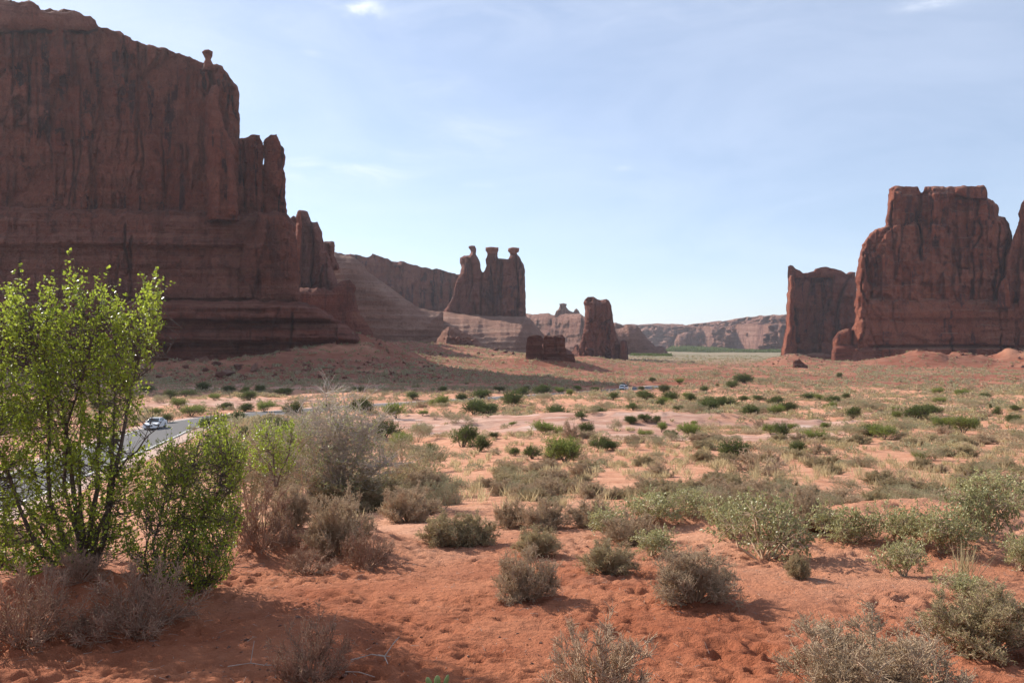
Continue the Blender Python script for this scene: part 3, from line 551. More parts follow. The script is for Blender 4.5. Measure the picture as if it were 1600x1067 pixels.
# ------------------------------------------------------------------ plant builders
def unit(v): return v/(np.linalg.norm(v, axis=-1, keepdims=True)+1e-9)
def prisms(segs, sides=3):
    S = np.array(segs, float); p0, p1, r0, r1 = S[:, 0:3], S[:, 3:6], S[:, 6], S[:, 7]
    d = unit(p1-p0); a = unit(np.cross(d, np.where(np.abs(d[:, 2:3]) < .9, np.array([[0, 0, 1.]]), np.array([[1., 0, 0]])))); b_ = np.cross(d, a)
    V = []; 
    for k in range(sides):
        an = 2*math.pi*k/sides; o_ = a*math.cos(an)+b_*math.sin(an)
        V.append(p0+o_*r0[:, None]); V.append(p1+o_*r1[:, None])
    V = np.stack(V, 1).reshape(-1, 3); n = len(S); base = np.arange(n)[:, None]*2*sides
    Fc = np.concatenate([base+np.array([[2*k, 2*((k+1) % sides), 2*((k+1) % sides)+1, 2*k+1]]) for k in range(sides)])
    return V, Fc
def leaves(C, dirs, L, Wd, r, fold=.25):
    n = len(C); d = unit(dirs); rnd = unit(r.normal(size=(n, 3))); s = unit(np.cross(d, rnd)); up = np.cross(s, d)
    L = np.broadcast_to(L, (n,))[:, None]; Wd = np.broadcast_to(Wd, (n,))[:, None]
    b0 = C; tip = C+d*L; mid = C+d*L*.5-up*Wd*fold
    l = C+d*L*.5+s*Wd*.5; rr = C+d*L*.5-s*Wd*.5
    V = np.stack([b0, l, tip, mid, rr], 1).reshape(-1, 3); k = np.arange(n)[:, None]*5
    return V, np.concatenate([k+np.array([[0, 3, 2, 1]]), k+np.array([[0, 4, 2, 3]])])
def rot_to(d, ang, r):
    ax = unit(np.cross(d, unit(r.normal(size=3)))); return unit(d*math.cos(ang)+ax*math.sin(ang))
def brush(name, label, r, rad=.5, hgt=.55, nm=64, sub=13, term=8, tw=.0028, leaf=None, leafn=0, leafL=.012, mt='twig', lm='grey', lean=0.0, stub=.12, spreadlo=.25):
    """a low twiggy dome: stems from the root crown, side twigs, fine ends, tiny leaves"""
    segs = []; lc = []; ld = []
    for i in range(nm):
        az = r.uniform(0, 2*math.pi); el = math.asin(r.uniform(.08, 1)); rj = r.uniform(.72, 1.05)
        tgt = np.array([math.cos(az)*math.cos(el)*rad*rj, math.sin(az)*math.cos(el)*rad*rj, hgt*(spreadlo*.3+math.sin(el)*.95)*rj])
        p = np.array([math.cos(az)*.04, math.sin(az)*.04, -.03]); mid = tgt*np.array([.5, .5, .38])+r.normal(size=3)*.03
        pts = [p, p+(mid-p)*.5+r.normal(size=3)*.012, mid, mid+(tgt-mid)*.5+r.normal(size=3)*.02, tgt]
        rr = [.012, .009, .007, .004, .0025]
        for a in range(4): segs.append([*pts[a], *pts[a+1], rr[a]*r.uniform(.7, 1.2), rr[a+1]])
        for j in range(sub):
            f = r.uniform(.35, 1.0); k = min(int(f*4), 3); q = pts[k]+(pts[k+1]-pts[k])*(f*4-k)
            d = unit(unit(pts[k+1]-pts[k])*.8+unit(r.normal(size=3))*.75+np.array([0, 0, .25])); ln = rad*r.uniform(.12, .34)*(1.2-f*.6)
            e = q+d*ln; m_ = q+d*ln*.5+r.normal(size=3)*.008
            segs.append([*q, *m_, tw*1.4, tw*1.1]); segs.append([*m_, *e, tw*1.1, tw*.8])
            for l_ in range(term):
                g = r.uniform(.2, 1); s0_ = q+d*ln*g; d2 = unit(d*.7+unit(r.normal(size=3))*.8+np.array([0, 0, .2])); l2 = rad*r.uniform(.06, .16)
                e2 = s0_+d2*l2; segs.append([*s0_, *e2, tw*.8, tw*.35])
                for w in range(leafn):
                    lc.append(s0_+d2*l2*r.uniform(.1, 1.05)); ld.append(unit(d2+r.normal(size=3)*.8))
    root = thing(name, label, 'shrub')
    V, Fc = prisms(segs); mesh_obj('branches', V, Fc, M[mt], root)
    if lc:
        V, Fc = leaves(np.array(lc), np.array(ld), leafL*r.uniform(.7, 1.3, len(lc)), leafL*.5*r.uniform(.7, 1.3, len(lc)), r); mesh_obj('foliage', V, Fc, M[lm], root)
    return root
def leafy(name, label, r, rad=.6, hgt=.6, shoots=160, per=14, L=.035, Wf=.6, lm='leaf_oak', mt='twig', cat='shrub', lumps=7, trunk=0.0, inner=.25, stems=7, upr=.5, thk=.02):
    """a leafy bush or small juniper: several overlapping leaf clumps on real stems"""
    root = thing(name, label, cat); segs = []; lc = []; ld = []; cl = []
    for i in range(lumps):
        az = r.uniform(0, 6.283); q = math.sqrt(r.uniform(.05, 1))*.62; zz = r.uniform(.35, .80) if i else .85
        cl.append((np.array([math.cos(az)*q*rad, math.sin(az)*q*rad, trunk+zz*(hgt-trunk)*(1-.25*q)]), r.uniform(.30, .52)*rad, r.uniform(.20, .34)*hgt))
    for c_, a_, h_ in cl[:stems+3]:
        p = np.array([r.normal()*.03, r.normal()*.03, -.05]); m_ = c_*np.array([.45, .45, .5])+r.normal(size=3)*rad*.06
        segs.append([*p, *m_, thk, thk*.65]); segs.append([*m_, *c_, thk*.65, thk*.3])
    for k in range(shoots):
        c_, a_, h_ = cl[k % lumps]
        d = unit(r.normal(size=3)); rr = r.uniform(inner, 1.0)**.5
        s_ = c_+d*np.array([a_, a_, h_])*rr*r.uniform(.8, 1.15); s_[2] = max(s_[2], .03)
        gd_ = unit(d*.7+np.array([0, 0, upr])+r.normal(size=3)*.35); ln = L*per*.32
        segs.append([*(c_+(s_-c_)*.3), *s_, thk*.2, thk*.12]); segs.append([*s_, *(s_+gd_*ln), thk*.12, thk*.05])
        for w in range(per):
            lc.append(s_+gd_*ln*r.uniform(0, 1.05)+r.normal(size=3)*L*.25); ld.append(unit(gd_*.6+r.normal(size=3)*.8))
    V, Fc = prisms(segs); mesh_obj('branches', V, Fc, M[mt], root)
    V, Fc = leaves(np.array(lc), np.array(ld), L*r.uniform(.65, 1.25, len(lc)), L*Wf*r.uniform(.7, 1.2, len(lc)), r); mesh_obj('foliage', V, Fc, M[lm], root)
    return root
protos = []
def PR(f, n, *a, **k):
    out = []
    for i in range(n): out.append(f(*a, r=np.random.default_rng(100+len(protos)*10+i), **k))
    protos.append(out); return out
BB = PR(brush, 4, 'blackbrush_shrub', 'x', leafn=5, leafL=.014, lm='grey')                         # unit: radius .5, height .55
BG = PR(brush, 3, 'grey_shrub', 'x', nm=60, leafn=6, leafL=.016, lm='greygreen')
BS = PR(brush, 2, 'bare_shrub', 'x', nm=36, sub=11, term=8, mt='twig', tw=.0040)
BR = PR(brush, 2, 'dead_shrub', 'x', nm=34, sub=10, term=8, mt='twig_red', tw=.0034, leafn=1, leafL=.012, lm='grey')
OK = PR(leafy, 3, 'scrub_oak', 'x', lumps=11, shoots=330, per=9, L=.040, Wf=.62, lm='leaf_oak', inner=.1, stems=8)
SG = PR(leafy, 3, 'sage_shrub', 'x', lumps=8, shoots=420, per=14, L=.022, Wf=.45, lm='sage', inner=.2, upr=.8, thk=.012)
JN = PR(leafy, 5, 'juniper_bush', 'x', lumps=7, shoots=400, per=16, L=.040, Wf=.5, lm='juniper', inner=.2, mt='bark', upr=.5, thk=.03)
GB = PR(leafy, 4, 'green_bush', 'x', lumps=6, shoots=360, per=14, L=.042, Wf=.42, lm='bushgreen', inner=.15, mt='bark', upr=1.0, thk=.02)
for grp in protos:
    for o in grp: o.hide_render = False
def size_of(o):
    ch = [c for c in o.children]; mn = np.full(3, 1e9); mx = -mn
    for c in ch:
        co = np.empty(len(c.data.vertices)*3, np.float32); c.data.vertices.foreach_get('co', co); co = co.reshape(-1, 3)
        mn = np.minimum(mn, np.percentile(co, 1, axis=0)); mx = np.maximum(mx, np.percentile(co, 99, axis=0))
    return (mx-mn)[0]*.5+(mx-mn)[1]*.5, mx[2]
PS = {o.name: size_of(o) for g in protos for o in g}
placed = []    # records for labels: (obj, px, py, D, kindtext)
LABELS = []
prng = random.Random(5)
def put(plist, px, py, w, h, label=None, group=None, D=None, yoff=0.0):
    D = D or hit(px, py); x = (px-800)/F*D; z = float(H(x, D)); src = prng.choice(plist); sw, sh = PS[src.name]
    sx = w*D/F/sw; sz = (h*D/F)/sh
    o = dup(src, (x, D, z-.02*sz+yoff), prng.uniform(0, 6.28), (sx, sx*prng.uniform(.9, 1.1), sz), label or 'x', group)
    del o['group']
    if group: o['group'] = group
    placed.append((px, py, w*.5)); return o
for g_ in protos:
    for o in g_: o['group'] = 'tmp'

# foreground shrubs: px, base y, width, height in photo pixels, prototype list, label
FG = [
 (825, 935, 84, 74, BB, 'round grey-brown shrub alone on the red sand near the bottom centre'),
 (1085, 935, 122, 72, BB, 'wide domed grey shrub with a long shadow, right of centre on the sand'),
 (950, 893, 74, 44, BG, 'small pale bowl-shaped shrub in front of the low scrub oak'),
 (700, 852, 70, 48, BG, 'left half of a dark olive shrub pair on open sand'),
 (742, 850, 62, 44, BG, 'right half of a dark olive shrub pair on open sand'),
 (838, 866, 66, 40, BG, 'small dark green-grey shrub just above the round grey-brown one'),
 (530, 865, 90, 90, BB, 'upright brown twiggy shrub below the half-bare bush'),
 (575, 885, 84, 60, BR, 'spreading brown shrub with splayed bare stems on the sand slope'),
 (410, 858, 110, 96, BR, 'reddish-brown twiggy shrub with bare trunks beside the bright green bush'),
 (455, 820, 60, 60, BB, 'grey-brown shrub filling the gap beside the reddish one'),
 (640, 815, 84, 52, BB, 'low spreading grey-brown shrub beside the sandy gap'),
 (690, 800, 66, 50, SG, 'rounded blue-grey sage shrub at the left edge of the sandy gap'),
 (935, 1085, 140, 115, BS, 'sparse bare-twigged shrub cut by the bottom edge of the photo'),
 (1365, 1095, 235, 112, BB, 'widest grey shrub, cut by the bottom edge on the right'),
 (1540, 1016, 155, 92, BG, 'dense grey-brown shrub at the right edge of the photo'),
 (1247, 903, 34, 36, BG, 'tiny grey shrub standing on two short bare stems'),
 (480, 896, 84, 38, BR, 'low dark straggling shrub in shadow on the left'),
 (485, 1062, 110, 98, BR, 'dead brown shrub with pale broken stems, bottom left of centre'),
 (215, 985, 175, 105, BR, 'dense dark brown dead brush under the leafy tree'),
 (40, 1010, 150, 120, BR, 'straggly reddish-brown brush in the bottom left corner'),
 (125, 905, 90, 50, BR, 'small tangle of bare twigs at the foot of the leafy tree'),
 (800, 824, 52, 40, BB, 'left one of three small grey-brown shrubs in a row'),
 (850, 826, 66, 44, BB, 'middle one of three small grey-brown shrubs in a row'),
 (925, 822, 74, 40, BB, 'right one of three small grey-brown shrubs in a row'),
 (988, 850, 84, 46, BB, 'blue-grey shrub tangled in the low scrub oak'),
 (1262, 828, 66, 58, BB, 'blue-grey shrub behind the tallest scrub oak'),
 (1300, 830, 60, 30, BS, 'dark bare tangle on the sand bank between two scrub oaks'),
 (555, 800, 150, 60, BG, 'dark olive shrub mass at the foot of the half-bare bush'),
 (600, 790, 80, 44, SG, 'dark green low shrub right of the half-bare bush'),
 (392, 795, 130, 138, SG, 'tall grey-green shrub behind the bright green bush'),
 (446, 785, 84, 112, SG, 'grey-green shrub between the bright green bush and the half-bare one'),
 (660, 740, 70, 46, SG, 'broad olive shrub above the sandy gap'),
 (625, 726, 60, 46, SG, 'dark olive shrub right behind the half-bare bush'),
 (1228, 850, 50, 28, BS, 'low bare twigs in front of the tallest scrub oak'),
 (1190, 742, 84, 40, BS, 'dead shrub with long pale branches above the scrub oaks'),
]
# foreground scrub oak and other leafy shrubs
FO = [
 (1195, 872, 150, 102, 'tallest grey-green scrub oak clump, right of centre'),
 (1145, 840, 90, 66, 'scrub oak clump leaning left from the tallest one'),
 (1010, 822, 100, 52, 'low scrub oak on the crest of the sand bank, centre'),
 (955, 838, 80, 50, 'scrub oak sprawl hanging down left of the blue-grey shrub'),
 (1015, 868, 80, 44, 'scrub oak sprigs in front of the blue-grey shrub'),
 (1075, 812, 80, 48, 'scrub oak on top of the little sand bank'),
 (1320, 846, 96, 60, 'scrub oak clump above the bare sand scoop'),
 (1400, 850, 90, 62, 'dark leaved scrub oak hanging over the sand bank'),
 (1412, 900, 74, 60, 'scrub oak sprig drooping to the sand below the bank'),
 (1470, 865, 100, 74, 'scrub oak clump behind the tall dry grass'),
 (1545, 850, 110, 90, 'large scrub oak clump near the right edge'),
 (1590, 890, 70, 60, 'scrub oak cut off by the right edge'),
 (1498, 934, 78, 42, 'small scrub oak tuft below the dry grass, left of the dense shrub'),
 (1560, 790, 130, 56, 'pale green rounded bush behind the right-hand scrub oaks'),
]
nm = {id(BB): 'shrubs on the red sand', id(BG): 'shrubs on the red sand', id(BR): 'shrubs on the red sand', id(BS): 'shrubs on the red sand', id(SG): 'shrubs on the red sand'}
for px, py, w, h, pl, lab in FG: put(pl, px, py, w*1.04, h*1.05, lab, 'blackbrush and sage shrubs in the foreground')
for px, py, w, h, lab in FO: put(OK, px, py, w, h, lab, 'scrub oaks on the sand bank')

# ------------------------------------------------------------------ the leafy tree on the left, the bright bush and the half-bare bush
def inpoly(x, y, poly):
    ins = np.zeros(np.shape(x), bool); n = len(poly)
    for i in range(n):
        (x0, y0), (x1, y1) = poly[i], poly[(i+1) % n]
        if y0 == y1: continue
        ins ^= ((y0 > y) != (y1 > y)) & (x < (x1-x0)*(y-y0)/(y1-y0)+x0)
    return ins
def poly_plant(name, label, cat, D0, basepx, basepy, stems, crown, nshoot, per, L, lm, mt, depth, r, holes=(), dead=0, up=.9, stemr=.035, shl=.22, thin=None, lm2=None, base=None, tk=1.0, nz=.9):
    """a multi-stemmed plant; stems are 3D polylines, shoots fill a crown volume of real depth"""
    bx, bz = (basepx-800)/F*D0, float(H((basepx-800)/F*D0, D0)); org = np.array([bx, D0, bz])
    root = thing(name, label, cat, tuple(org)); W3 = lambda px, py, dd: P(px, py, D0+dd)-org
    segs = []; nodes = []
    for st, rad in stems:
        dd0 = r.uniform(-.1, .1)*depth; dd1 = r.uniform(-.8, .8)*depth; n = len(st); prev = None
        pts = [W3(st[0][0], st[0][1], dd0)]
        for i in range(1, n):
            f = i/(n-1); a = np.array(st[i-1]); c = np.array(st[i])
            for g in (.5, 1.0):
                q = a+(c-a)*g+r.normal(size=2)*2.0; pts.append(W3(q[0], q[1], dd0+(dd1-dd0)*((i-1+g)/(n-1))))
        m_ = len(pts)
        for i in range(m_-1):
            r0 = rad*(1-i/(m_-1)*.85); r1 = rad*(1-(i+1)/(m_-1)*.85); segs.append([*pts[i], *pts[i+1], r0, r1])
            for g in (0, .33, .66): nodes.append(pts[i]+(pts[i+1]-pts[i])*g)
    V, Fc = prisms(segs, 7); mesh_obj('trunk', V, Fc, M[mt], root)
    NN = np.array(nodes); xs = [c[0] for c in crown]; ys = [c[1] for c in crown]; tws = []; lc = []; ld = []; k = 0; tries = 0
    while k < nshoot and tries < nshoot*30:
        tries += 1; px = r.uniform(min(xs), max(xs)); py = r.uniform(min(ys), max(ys))
        if not inpoly(px, py, crown): continue
        dens = .6+nz*float(fbm(px/38, py/38, 0, 90, 3)); 
        if thin: dens *= thin(px, py)
        for hx, hy, hw, hh in holes:
            if ((px-hx)/hw)**2+((py-hy)/hh)**2 < 1: dens *= .06
        if r.uniform() > dens*1.5: continue
        k += 1; q = W3(px, py, r.uniform(-1, 1)*depth)
        near_ = NN[NN[:, 2] < q[2]+.05] if (NN[:, 2] < q[2]+.05).sum() > 3 else NN
        j = near_[np.argsort(np.linalg.norm((near_-q)*np.array([1, .6, .8]), axis=1))[r.integers(0, 3)]]
        if np.linalg.norm(q-j) > .8 and r.uniform() < .5: j = q+(j-q)*.55
        m_ = (q+j)/2+np.array([0, 0, -.04])+r.normal(size=3)*.03
        tws.append([*j, *m_, .0055*tk, .004*tk]); tws.append([*m_, *q, .004*tk, .003*tk])
        d = unit(unit(q-j)*.5+np.array([0, 0, up])+r.normal(size=3)*.3); ln = shl*r.uniform(.5, 1.3)
        e = q+d*ln; tws.append([*q, *e, .003*tk, .0012*tk])
        for s_ in range(per):
            f = r.uniform(-.1, 1.0); lc.append(q+d*ln*f+r.normal(size=3)*.012); ld.append(unit(d*.4+r.normal(size=3)*.8))
    for i in range(dead):
        j = NN[r.integers(0, len(NN))]
        if j[2] > NN[:, 2].max()*.72 and r.uniform() < .8: continue
        d = unit(r.normal(size=3)*np.array([1, .8, .5])+np.array([0, 0, .45])); ln = r.uniform(.2, .6)*(1+(tk-1)*.5); e = j+d*ln; tws.append([*j, *e, .006*tk, .003*tk])
        for w in range(5):
            g = r.uniform(.3, 1); s_ = j+d*ln*g; d2 = unit(d+r.normal(size=3)*.5); e2 = s_+d2*r.uniform(.1, .3)*(1+(tk-1)*.7); tws.append([*s_, *e2, .003*tk, .0014*tk])
    V, Fc = prisms(tws); mesh_obj('twigs', V, Fc, M[base or mt], root)
    lc = np.array(lc); ld = np.array(ld); V, Fc = leaves(lc, ld, L*r.uniform(.6, 1.25, len(lc)), L*.78*r.uniform(.7, 1.2, len(lc)), r, .18)
    mesh_obj('foliage', V, Fc, M[lm], root)
    return root
crown1 = [(x_, y_+(14 if y_ < 700 else 0)) for x_, y_ in [(-60, 480), (0, 455), (30, 445), (40, 430), (45, 452), (75, 450), (105, 445), (108, 412), (122, 412), (130, 440), (160, 440), (205, 470), (228, 440), (240, 432), (246, 450), (252, 490), (244, 530), (236, 580), (222, 630), (215, 690), (238, 740), (240, 800), (215, 860), (120, 900), (60, 905), (0, 900), (-60, 880)]]
st1 = [([(132, 925), (128, 860), (122, 800), (108, 700), (98, 640), (60, 540), (30, 455)], .040), ([(135, 920), (140, 850), (150, 760), (160, 660), (150, 560), (118, 425)], .040), ([(140, 918), (165, 840), (182, 740), (195, 660), (215, 560), (238, 440)], .038),
       ([(142, 915), (150, 830), (170, 800), (178, 700), (180, 600), (175, 470)], .034), ([(128, 915), (100, 840), (80, 780), (78, 680), (70, 560), (75, 470)], .036), ([(125, 915), (70, 870), (30, 790), (0, 700), (-30, 600)], .034),
       ([(128, 915), (90, 860), (50, 800), (20, 760), (-20, 720), (-60, 690)], .026), ([(140, 915), (130, 840), (124, 740), (128, 640), (110, 520)], .030), ([(135, 915), (128, 870), (100, 760), (105, 660), (135, 560), (160, 460)], .028),
       ([(120, 915), (40, 900), (-20, 850), (-60, 800)], .022), ([(182, 740), (215, 700), (232, 680), (262, 655)], .014), ([(205, 600), (232, 575), (262, 552), (288, 505)], .010), ([(215, 590), (240, 560), (275, 560)], .007)]
tree = poly_plant('leafy_tree', 'tall many-stemmed tree with bright yellow-green leaves, in the left foreground', 'tree', 9.4, 135, 915, st1, crown1, 2300, 12, .041, 'leaf_tree', 'bark', .55, np.random.default_rng(41),
     holes=[(238, 648, 24, 26), (200, 690, 16, 34)], dead=120, nz=.7, shl=.26, thin=lambda x, y: (.12+1.3*max(math.exp(-((x-a_)/w_)**2) for a_, w_ in ((28, 13), (72, 12), (118, 11), (165, 15), (240, 12)))) if y < 500 else (1.0 if y < 600 else (.85 if y < 800 else .8)) if x > 60 else .9)
crown2 = [(240, 740), (258, 700), (290, 682), (330, 668), (352, 666), (372, 680), (385, 715), (378, 760), (380, 800), (366, 850), (355, 900), (330, 925), (300, 950), (262, 945), (225, 905), (195, 860), (215, 800), (228, 770)]
st2 = [([(248, 930), (262, 860), (290, 760), (320, 660)], .020), ([(250, 930), (290, 850), (340, 770), (362, 690)], .018), ([(246, 930), (240, 850), (262, 760), (280, 680)], .018), ([(252, 930), (300, 890), (350, 850), (375, 800)], .014), ([(248, 930), (230, 870), (235, 800)], .014), ([(252, 932), (290, 920), (335, 900)], .012)]
bush2 = poly_plant('green_bush', 'dense bright green bush with small leaves, right beside the leafy tree', 'bush', 9.1, 250, 938, st2, crown2, 1250, 16, .028, 'leaf_tree', 'bark', .6, np.random.default_rng(42), dead=30)
crown3 = [(445, 700), (455, 665), (480, 645), (500, 632), (530, 625), (560, 640), (585, 660), (606, 690), (612, 730), (600, 760), (560, 780), (520, 785), (480, 770), (452, 740)]
st3 = [([(525, 785), (522, 720), (518, 660), (512, 630), (508, 600)], .045), ([(528, 785), (540, 720), (545, 670), (535, 612)], .05), ([(530, 785), (560, 720), (585, 670), (604, 640)], .04), ([(524, 785), (495, 720), (475, 665), (462, 640)], .04), ([(532, 785), (575, 745), (610, 715)], .035),
       ([(522, 785), (480, 745), (448, 715)], .035), ([(528, 785), (530, 700), (525, 650), (524, 612)], .03), ([(526, 785), (510, 710), (490, 660), (492, 622)], .03), ([(532, 785), (565, 700), (575, 660), (556, 625)], .03)]
bush3 = poly_plant('half_bare_bush', 'large half-bare bush of pale grey twigs with few leaves, left of centre', 'bush', 23.0, 527, 790, st3, crown3, 850, 7, .052, 'leaf_pale', 'twig_grey', 1.4, np.random.default_rng(43), dead=1000, up=.7, shl=.35, base='twig_grey', tk=1.8)
crown4 = [(392, 720), (398, 675), (420, 665), (455, 660), (470, 700), (455, 740), (410, 745)]
bush4 = poly_plant('green_bush', 'dull green leafy bush between the bright green bush and the half-bare one', 'bush', 21.0, 430, 760, [([(430, 760), (425, 700), (415, 670)], .03), ([(432, 760), (450, 710), (460, 680)], .03)], crown4, 230, 14, .045, 'leaf_tree2', 'bark', .8, np.random.default_rng(44), dead=20)
crown5 = [(445, 700), (470, 660), (500, 690), (505, 740), (470, 765), (445, 750)]
bush6 = poly_plant('grey_green_bush', 'tall grey-green bush with dense small leaves, left of the half-bare one', 'bush', 24.0, 388, 815, [([(388, 812), (380, 740), (365, 690)], .04), ([(390, 812), (400, 740), (410, 690)], .04), ([(392, 812), (425, 760), (440, 715)], .03), ([(386, 812), (350, 770), (338, 730)], .03)],
     [(322, 700), (338, 672), (362, 655), (392, 660), (415, 668), (440, 690), (455, 730), (448, 780), (400, 800), (350, 795), (326, 760)], 620, 13, .055, 'sage', 'twig', 1.3, np.random.default_rng(46), dead=60, tk=1.8, shl=.35)
bush7 = poly_plant('grey_green_bush', 'olive bush with fine twigs hiding the road, right beside the half-bare one', 'bush', 27.0, 632, 790, [([(632, 788), (625, 740), (615, 715)], .04), ([(634, 788), (650, 750), (665, 735)], .03)],
     [(596, 740), (610, 712), (640, 706), (670, 722), (694, 750), (700, 782), (650, 792), (604, 785)], 300, 12, .055, 'greygreen', 'twig', 1.2, np.random.default_rng(47), dead=50, tk=1.8, shl=.3)
bush5 = poly_plant('green_bush', 'yellow-leaved bush under the left side of the half-bare one', 'bush', 21.5, 475, 785, [([(475, 785), (470, 720), (465, 680)], .02), ([(476, 785), (490, 730), (495, 700)], .02)], crown5, 140, 9, .045, 'leaf_pale', 'twig', .7, np.random.default_rng(45), dead=20)

# ------------------------------------------------------------------ middle distance bushes, each where the photo has it
MB = """325 668 24 14 j|345 662 26 14 g|300 676 14 10 s|372 655 22 12 j|885 725 46 38 g|880 723 30 34 g|900 718 28 24 d|723 698 34 30 j|749 706 32 22 j|1149 716 38 26 j|801 634 28 20 j|741 648 36 20 j|752 624 32 14 j|817 619 22 12 j|850 617 22 14 j|874 615 16 9 g|890 620 9 11 g|846 627 26 12 s|722 625 18 10 j|645 624 20 10 j|620 654 32 22 g|571 647 20 22 j|675 710 14 16 j|892 685 26 24 d|915 677 20 16 j|940 705 30 20 j|960 673 22 16 s|985 663 16 10 j|772 686 12 9 j|805 712 16 12 j|832 717 24 18 j|625 700 30 22 g|1037 613 14 11 j|1047 625 22 12 j|1078 628 16 12 j|1009 625 26 12 j|958 625 16 10 j|1033 635 14 10 j|1059 641 14 6 j|1114 637 26 14 j|1135 638 28 15 j|1158 627 14 8 j|1184 626 18 7 j|1210 633 22 12 j|1232 643 24 13 j|1211 650 22 14 g|1172 648 30 14 j|1190 646 28 11 s|1263 625 22 8 j|1188 671 18 14 d|1204 679 18 14 g|1221 685 22 22 j|1238 673 15 11 g|1272 690 36 16 g|1288 673 18 13 g|1247 708 22 18 j|1274 710 24 18 d|1293 710 18 12 s|1072 683 34 20 g|1092 686 22 12 s|1033 675 14 14 g|1050 684 20 11 j|1024 701 26 15 s|990 702 24 14 s|959 703 22 12 j|985 663 16 11 j|1009 658 20 10 j|1026 661 14 10 j|1083 646 34 14 s|1162 598 26 13 j|1120 590 18 8 s|1195 600 20 8 s|1311 591 9 7 j|1321 623 11 8 j|1300 629 18 9 j|1333 653 18 15 j|1344 640 24 14 s|1399 655 12 12 g|1431 656 34 20 j|1458 649 24 15 j|1559 652 14 14 j|1521 666 14 11 j|1582 661 18 12 j|1588 644 14 8 j|1547 640 4 8 j|1359 682 26 18 j|1381 687 34 20 g|1405 686 20 12 s|1320 680 24 14 s|1340 682 24 16 s|1449 719 44 22 s|1436 719 24 12 g|1477 680 22 14 d|906 693 12 10 d|406 613 14 10 j|441 616 22 9 j|414 644 26 16 g|458 650 28 20 j|425 682 48 26 j|395 690 40 22 j|268 623 18 12 j|263 661 16 13 j|279 638 24 14 g|298 650 32 16 g|291 620 26 8 j|247 648 20 10 g|390 625 26 13 j|382 643 22 12 j|315 610 20 12 j|30 668 74 36 j|70 650 40 24 j|160 640 30 18 j|700 652 16 8 s|680 655 18 9 s|712 661 34 14 s|735 662 20 10 s|930 612 14 7 j|1000 600 12 6 s|780 612 16 7 j|660 650 14 7 g|690 640 20 9 s|945 640 20 12 s|925 648 22 10 s|910 655 16 9 j|990 640 22 9 j|870 640 18 10 s|1100 612 14 8 j|1143 606 16 9 j|1130 613 18 8 s|1060 600 14 8 g|1020 597 10 6 j|1240 610 22 8 s|1280 612 16 7 s|1375 640 22 9 s|1500 660 18 8 s|1420 625 14 6 s|350 640 20 10 j|360 612 18 9 j|335 625 18 9 g|470 632 20 9 s|510 640 18 10 j|235 612 20 9 j|250 630 22 11 s|600 620 16 8 s|690 612 12 7 j|560 612 14 7 j|1520 640 16 7 s|1590 706 30 14 s|1545 715 24 12 s|800 665 12 6 g|1005 682 20 9 g|1086 664 10 6 g"""
KT = {'j': (JN, 'dark green juniper bush'), 'g': (GB, 'bright green leafy bush'), 's': (SG, 'dull grey-green bush'), 'd': (BS, 'half-dead grey bush')}
def landmark(px, D):
    if D < 48: return 'in the near brush '+('left of centre' if px < 700 else 'in the centre' if px < 1000 else 'right of centre' if px < 1300 else 'far right')
    if px < 600:
        return 'beyond the road bend' if D > 100 else 'near the road bend'
    if D > 300: return 'far off below the '+('lone tower' if px < 1100 else 'right-hand buttes')
    if px < 930: return 'along the far road' if D > 140 else 'on the central slickrock'
    if px < 1150: return 'on the flat below the far cliffs'
    if px < 1320: return 'on the flat below the square butte'
    return 'on the flat below the big right butte'
recs = []
for e in MB.split('|'):
    a = e.split(); px, py, w, h = map(float, a[:4]); pl, kt = KT[a[4]]; D = hit(px, py, 30)
    o = put(pl, px, py, w*1.15, h*1.15, 'x', 'scattered bushes on the desert flat', D=D)
    recs.append((o, px, D, w, kt))
for _ in range(400):                                   # more of the same between those picked out above
    if len(recs) > 205: break
    D = math.exp(prng.uniform(math.log(75), math.log(330))); px = prng.uniform(250, 1600) if D > 130 else prng.uniform(560, 1600); x = (px-800)/F*D
    sl1 = float(masks(np.array([x]), np.array([D]))[0][0]); cl1 = float(fbm(x/22, D/16, 0, 95, 2)); rd1 = float(road_dist(np.array([x]), np.array([D]))[0][0])
    if sl1 > .4 or rd1 < 8 or cl1 < -.05: continue
    py = HY+F*(CZ-float(H(x, D)))/D
    if any(abs(px-r_[1]) < 14 and abs(D-r_[2]) < D*.05 for r_ in recs): continue
    k_ = prng.choice('jjggsssd'); pl, kt = KT[k_]; wm = prng.uniform(1.3, 3.6); w = wm*F/D
    recs.append((put(pl, px, py, w, w*prng.uniform(.4, .75), 'x', 'scattered bushes on the desert flat', D=D), px, D, w, kt))
# ------------------------------------------------------------------ scattered low brush: the 300 largest are single shrubs, the rest one mass
sr = np.random.default_rng(77); N = 135000
d_ = np.exp(sr.uniform(math.log(16), math.log(1300), N)); px_ = sr.uniform(-120, 1720, N)
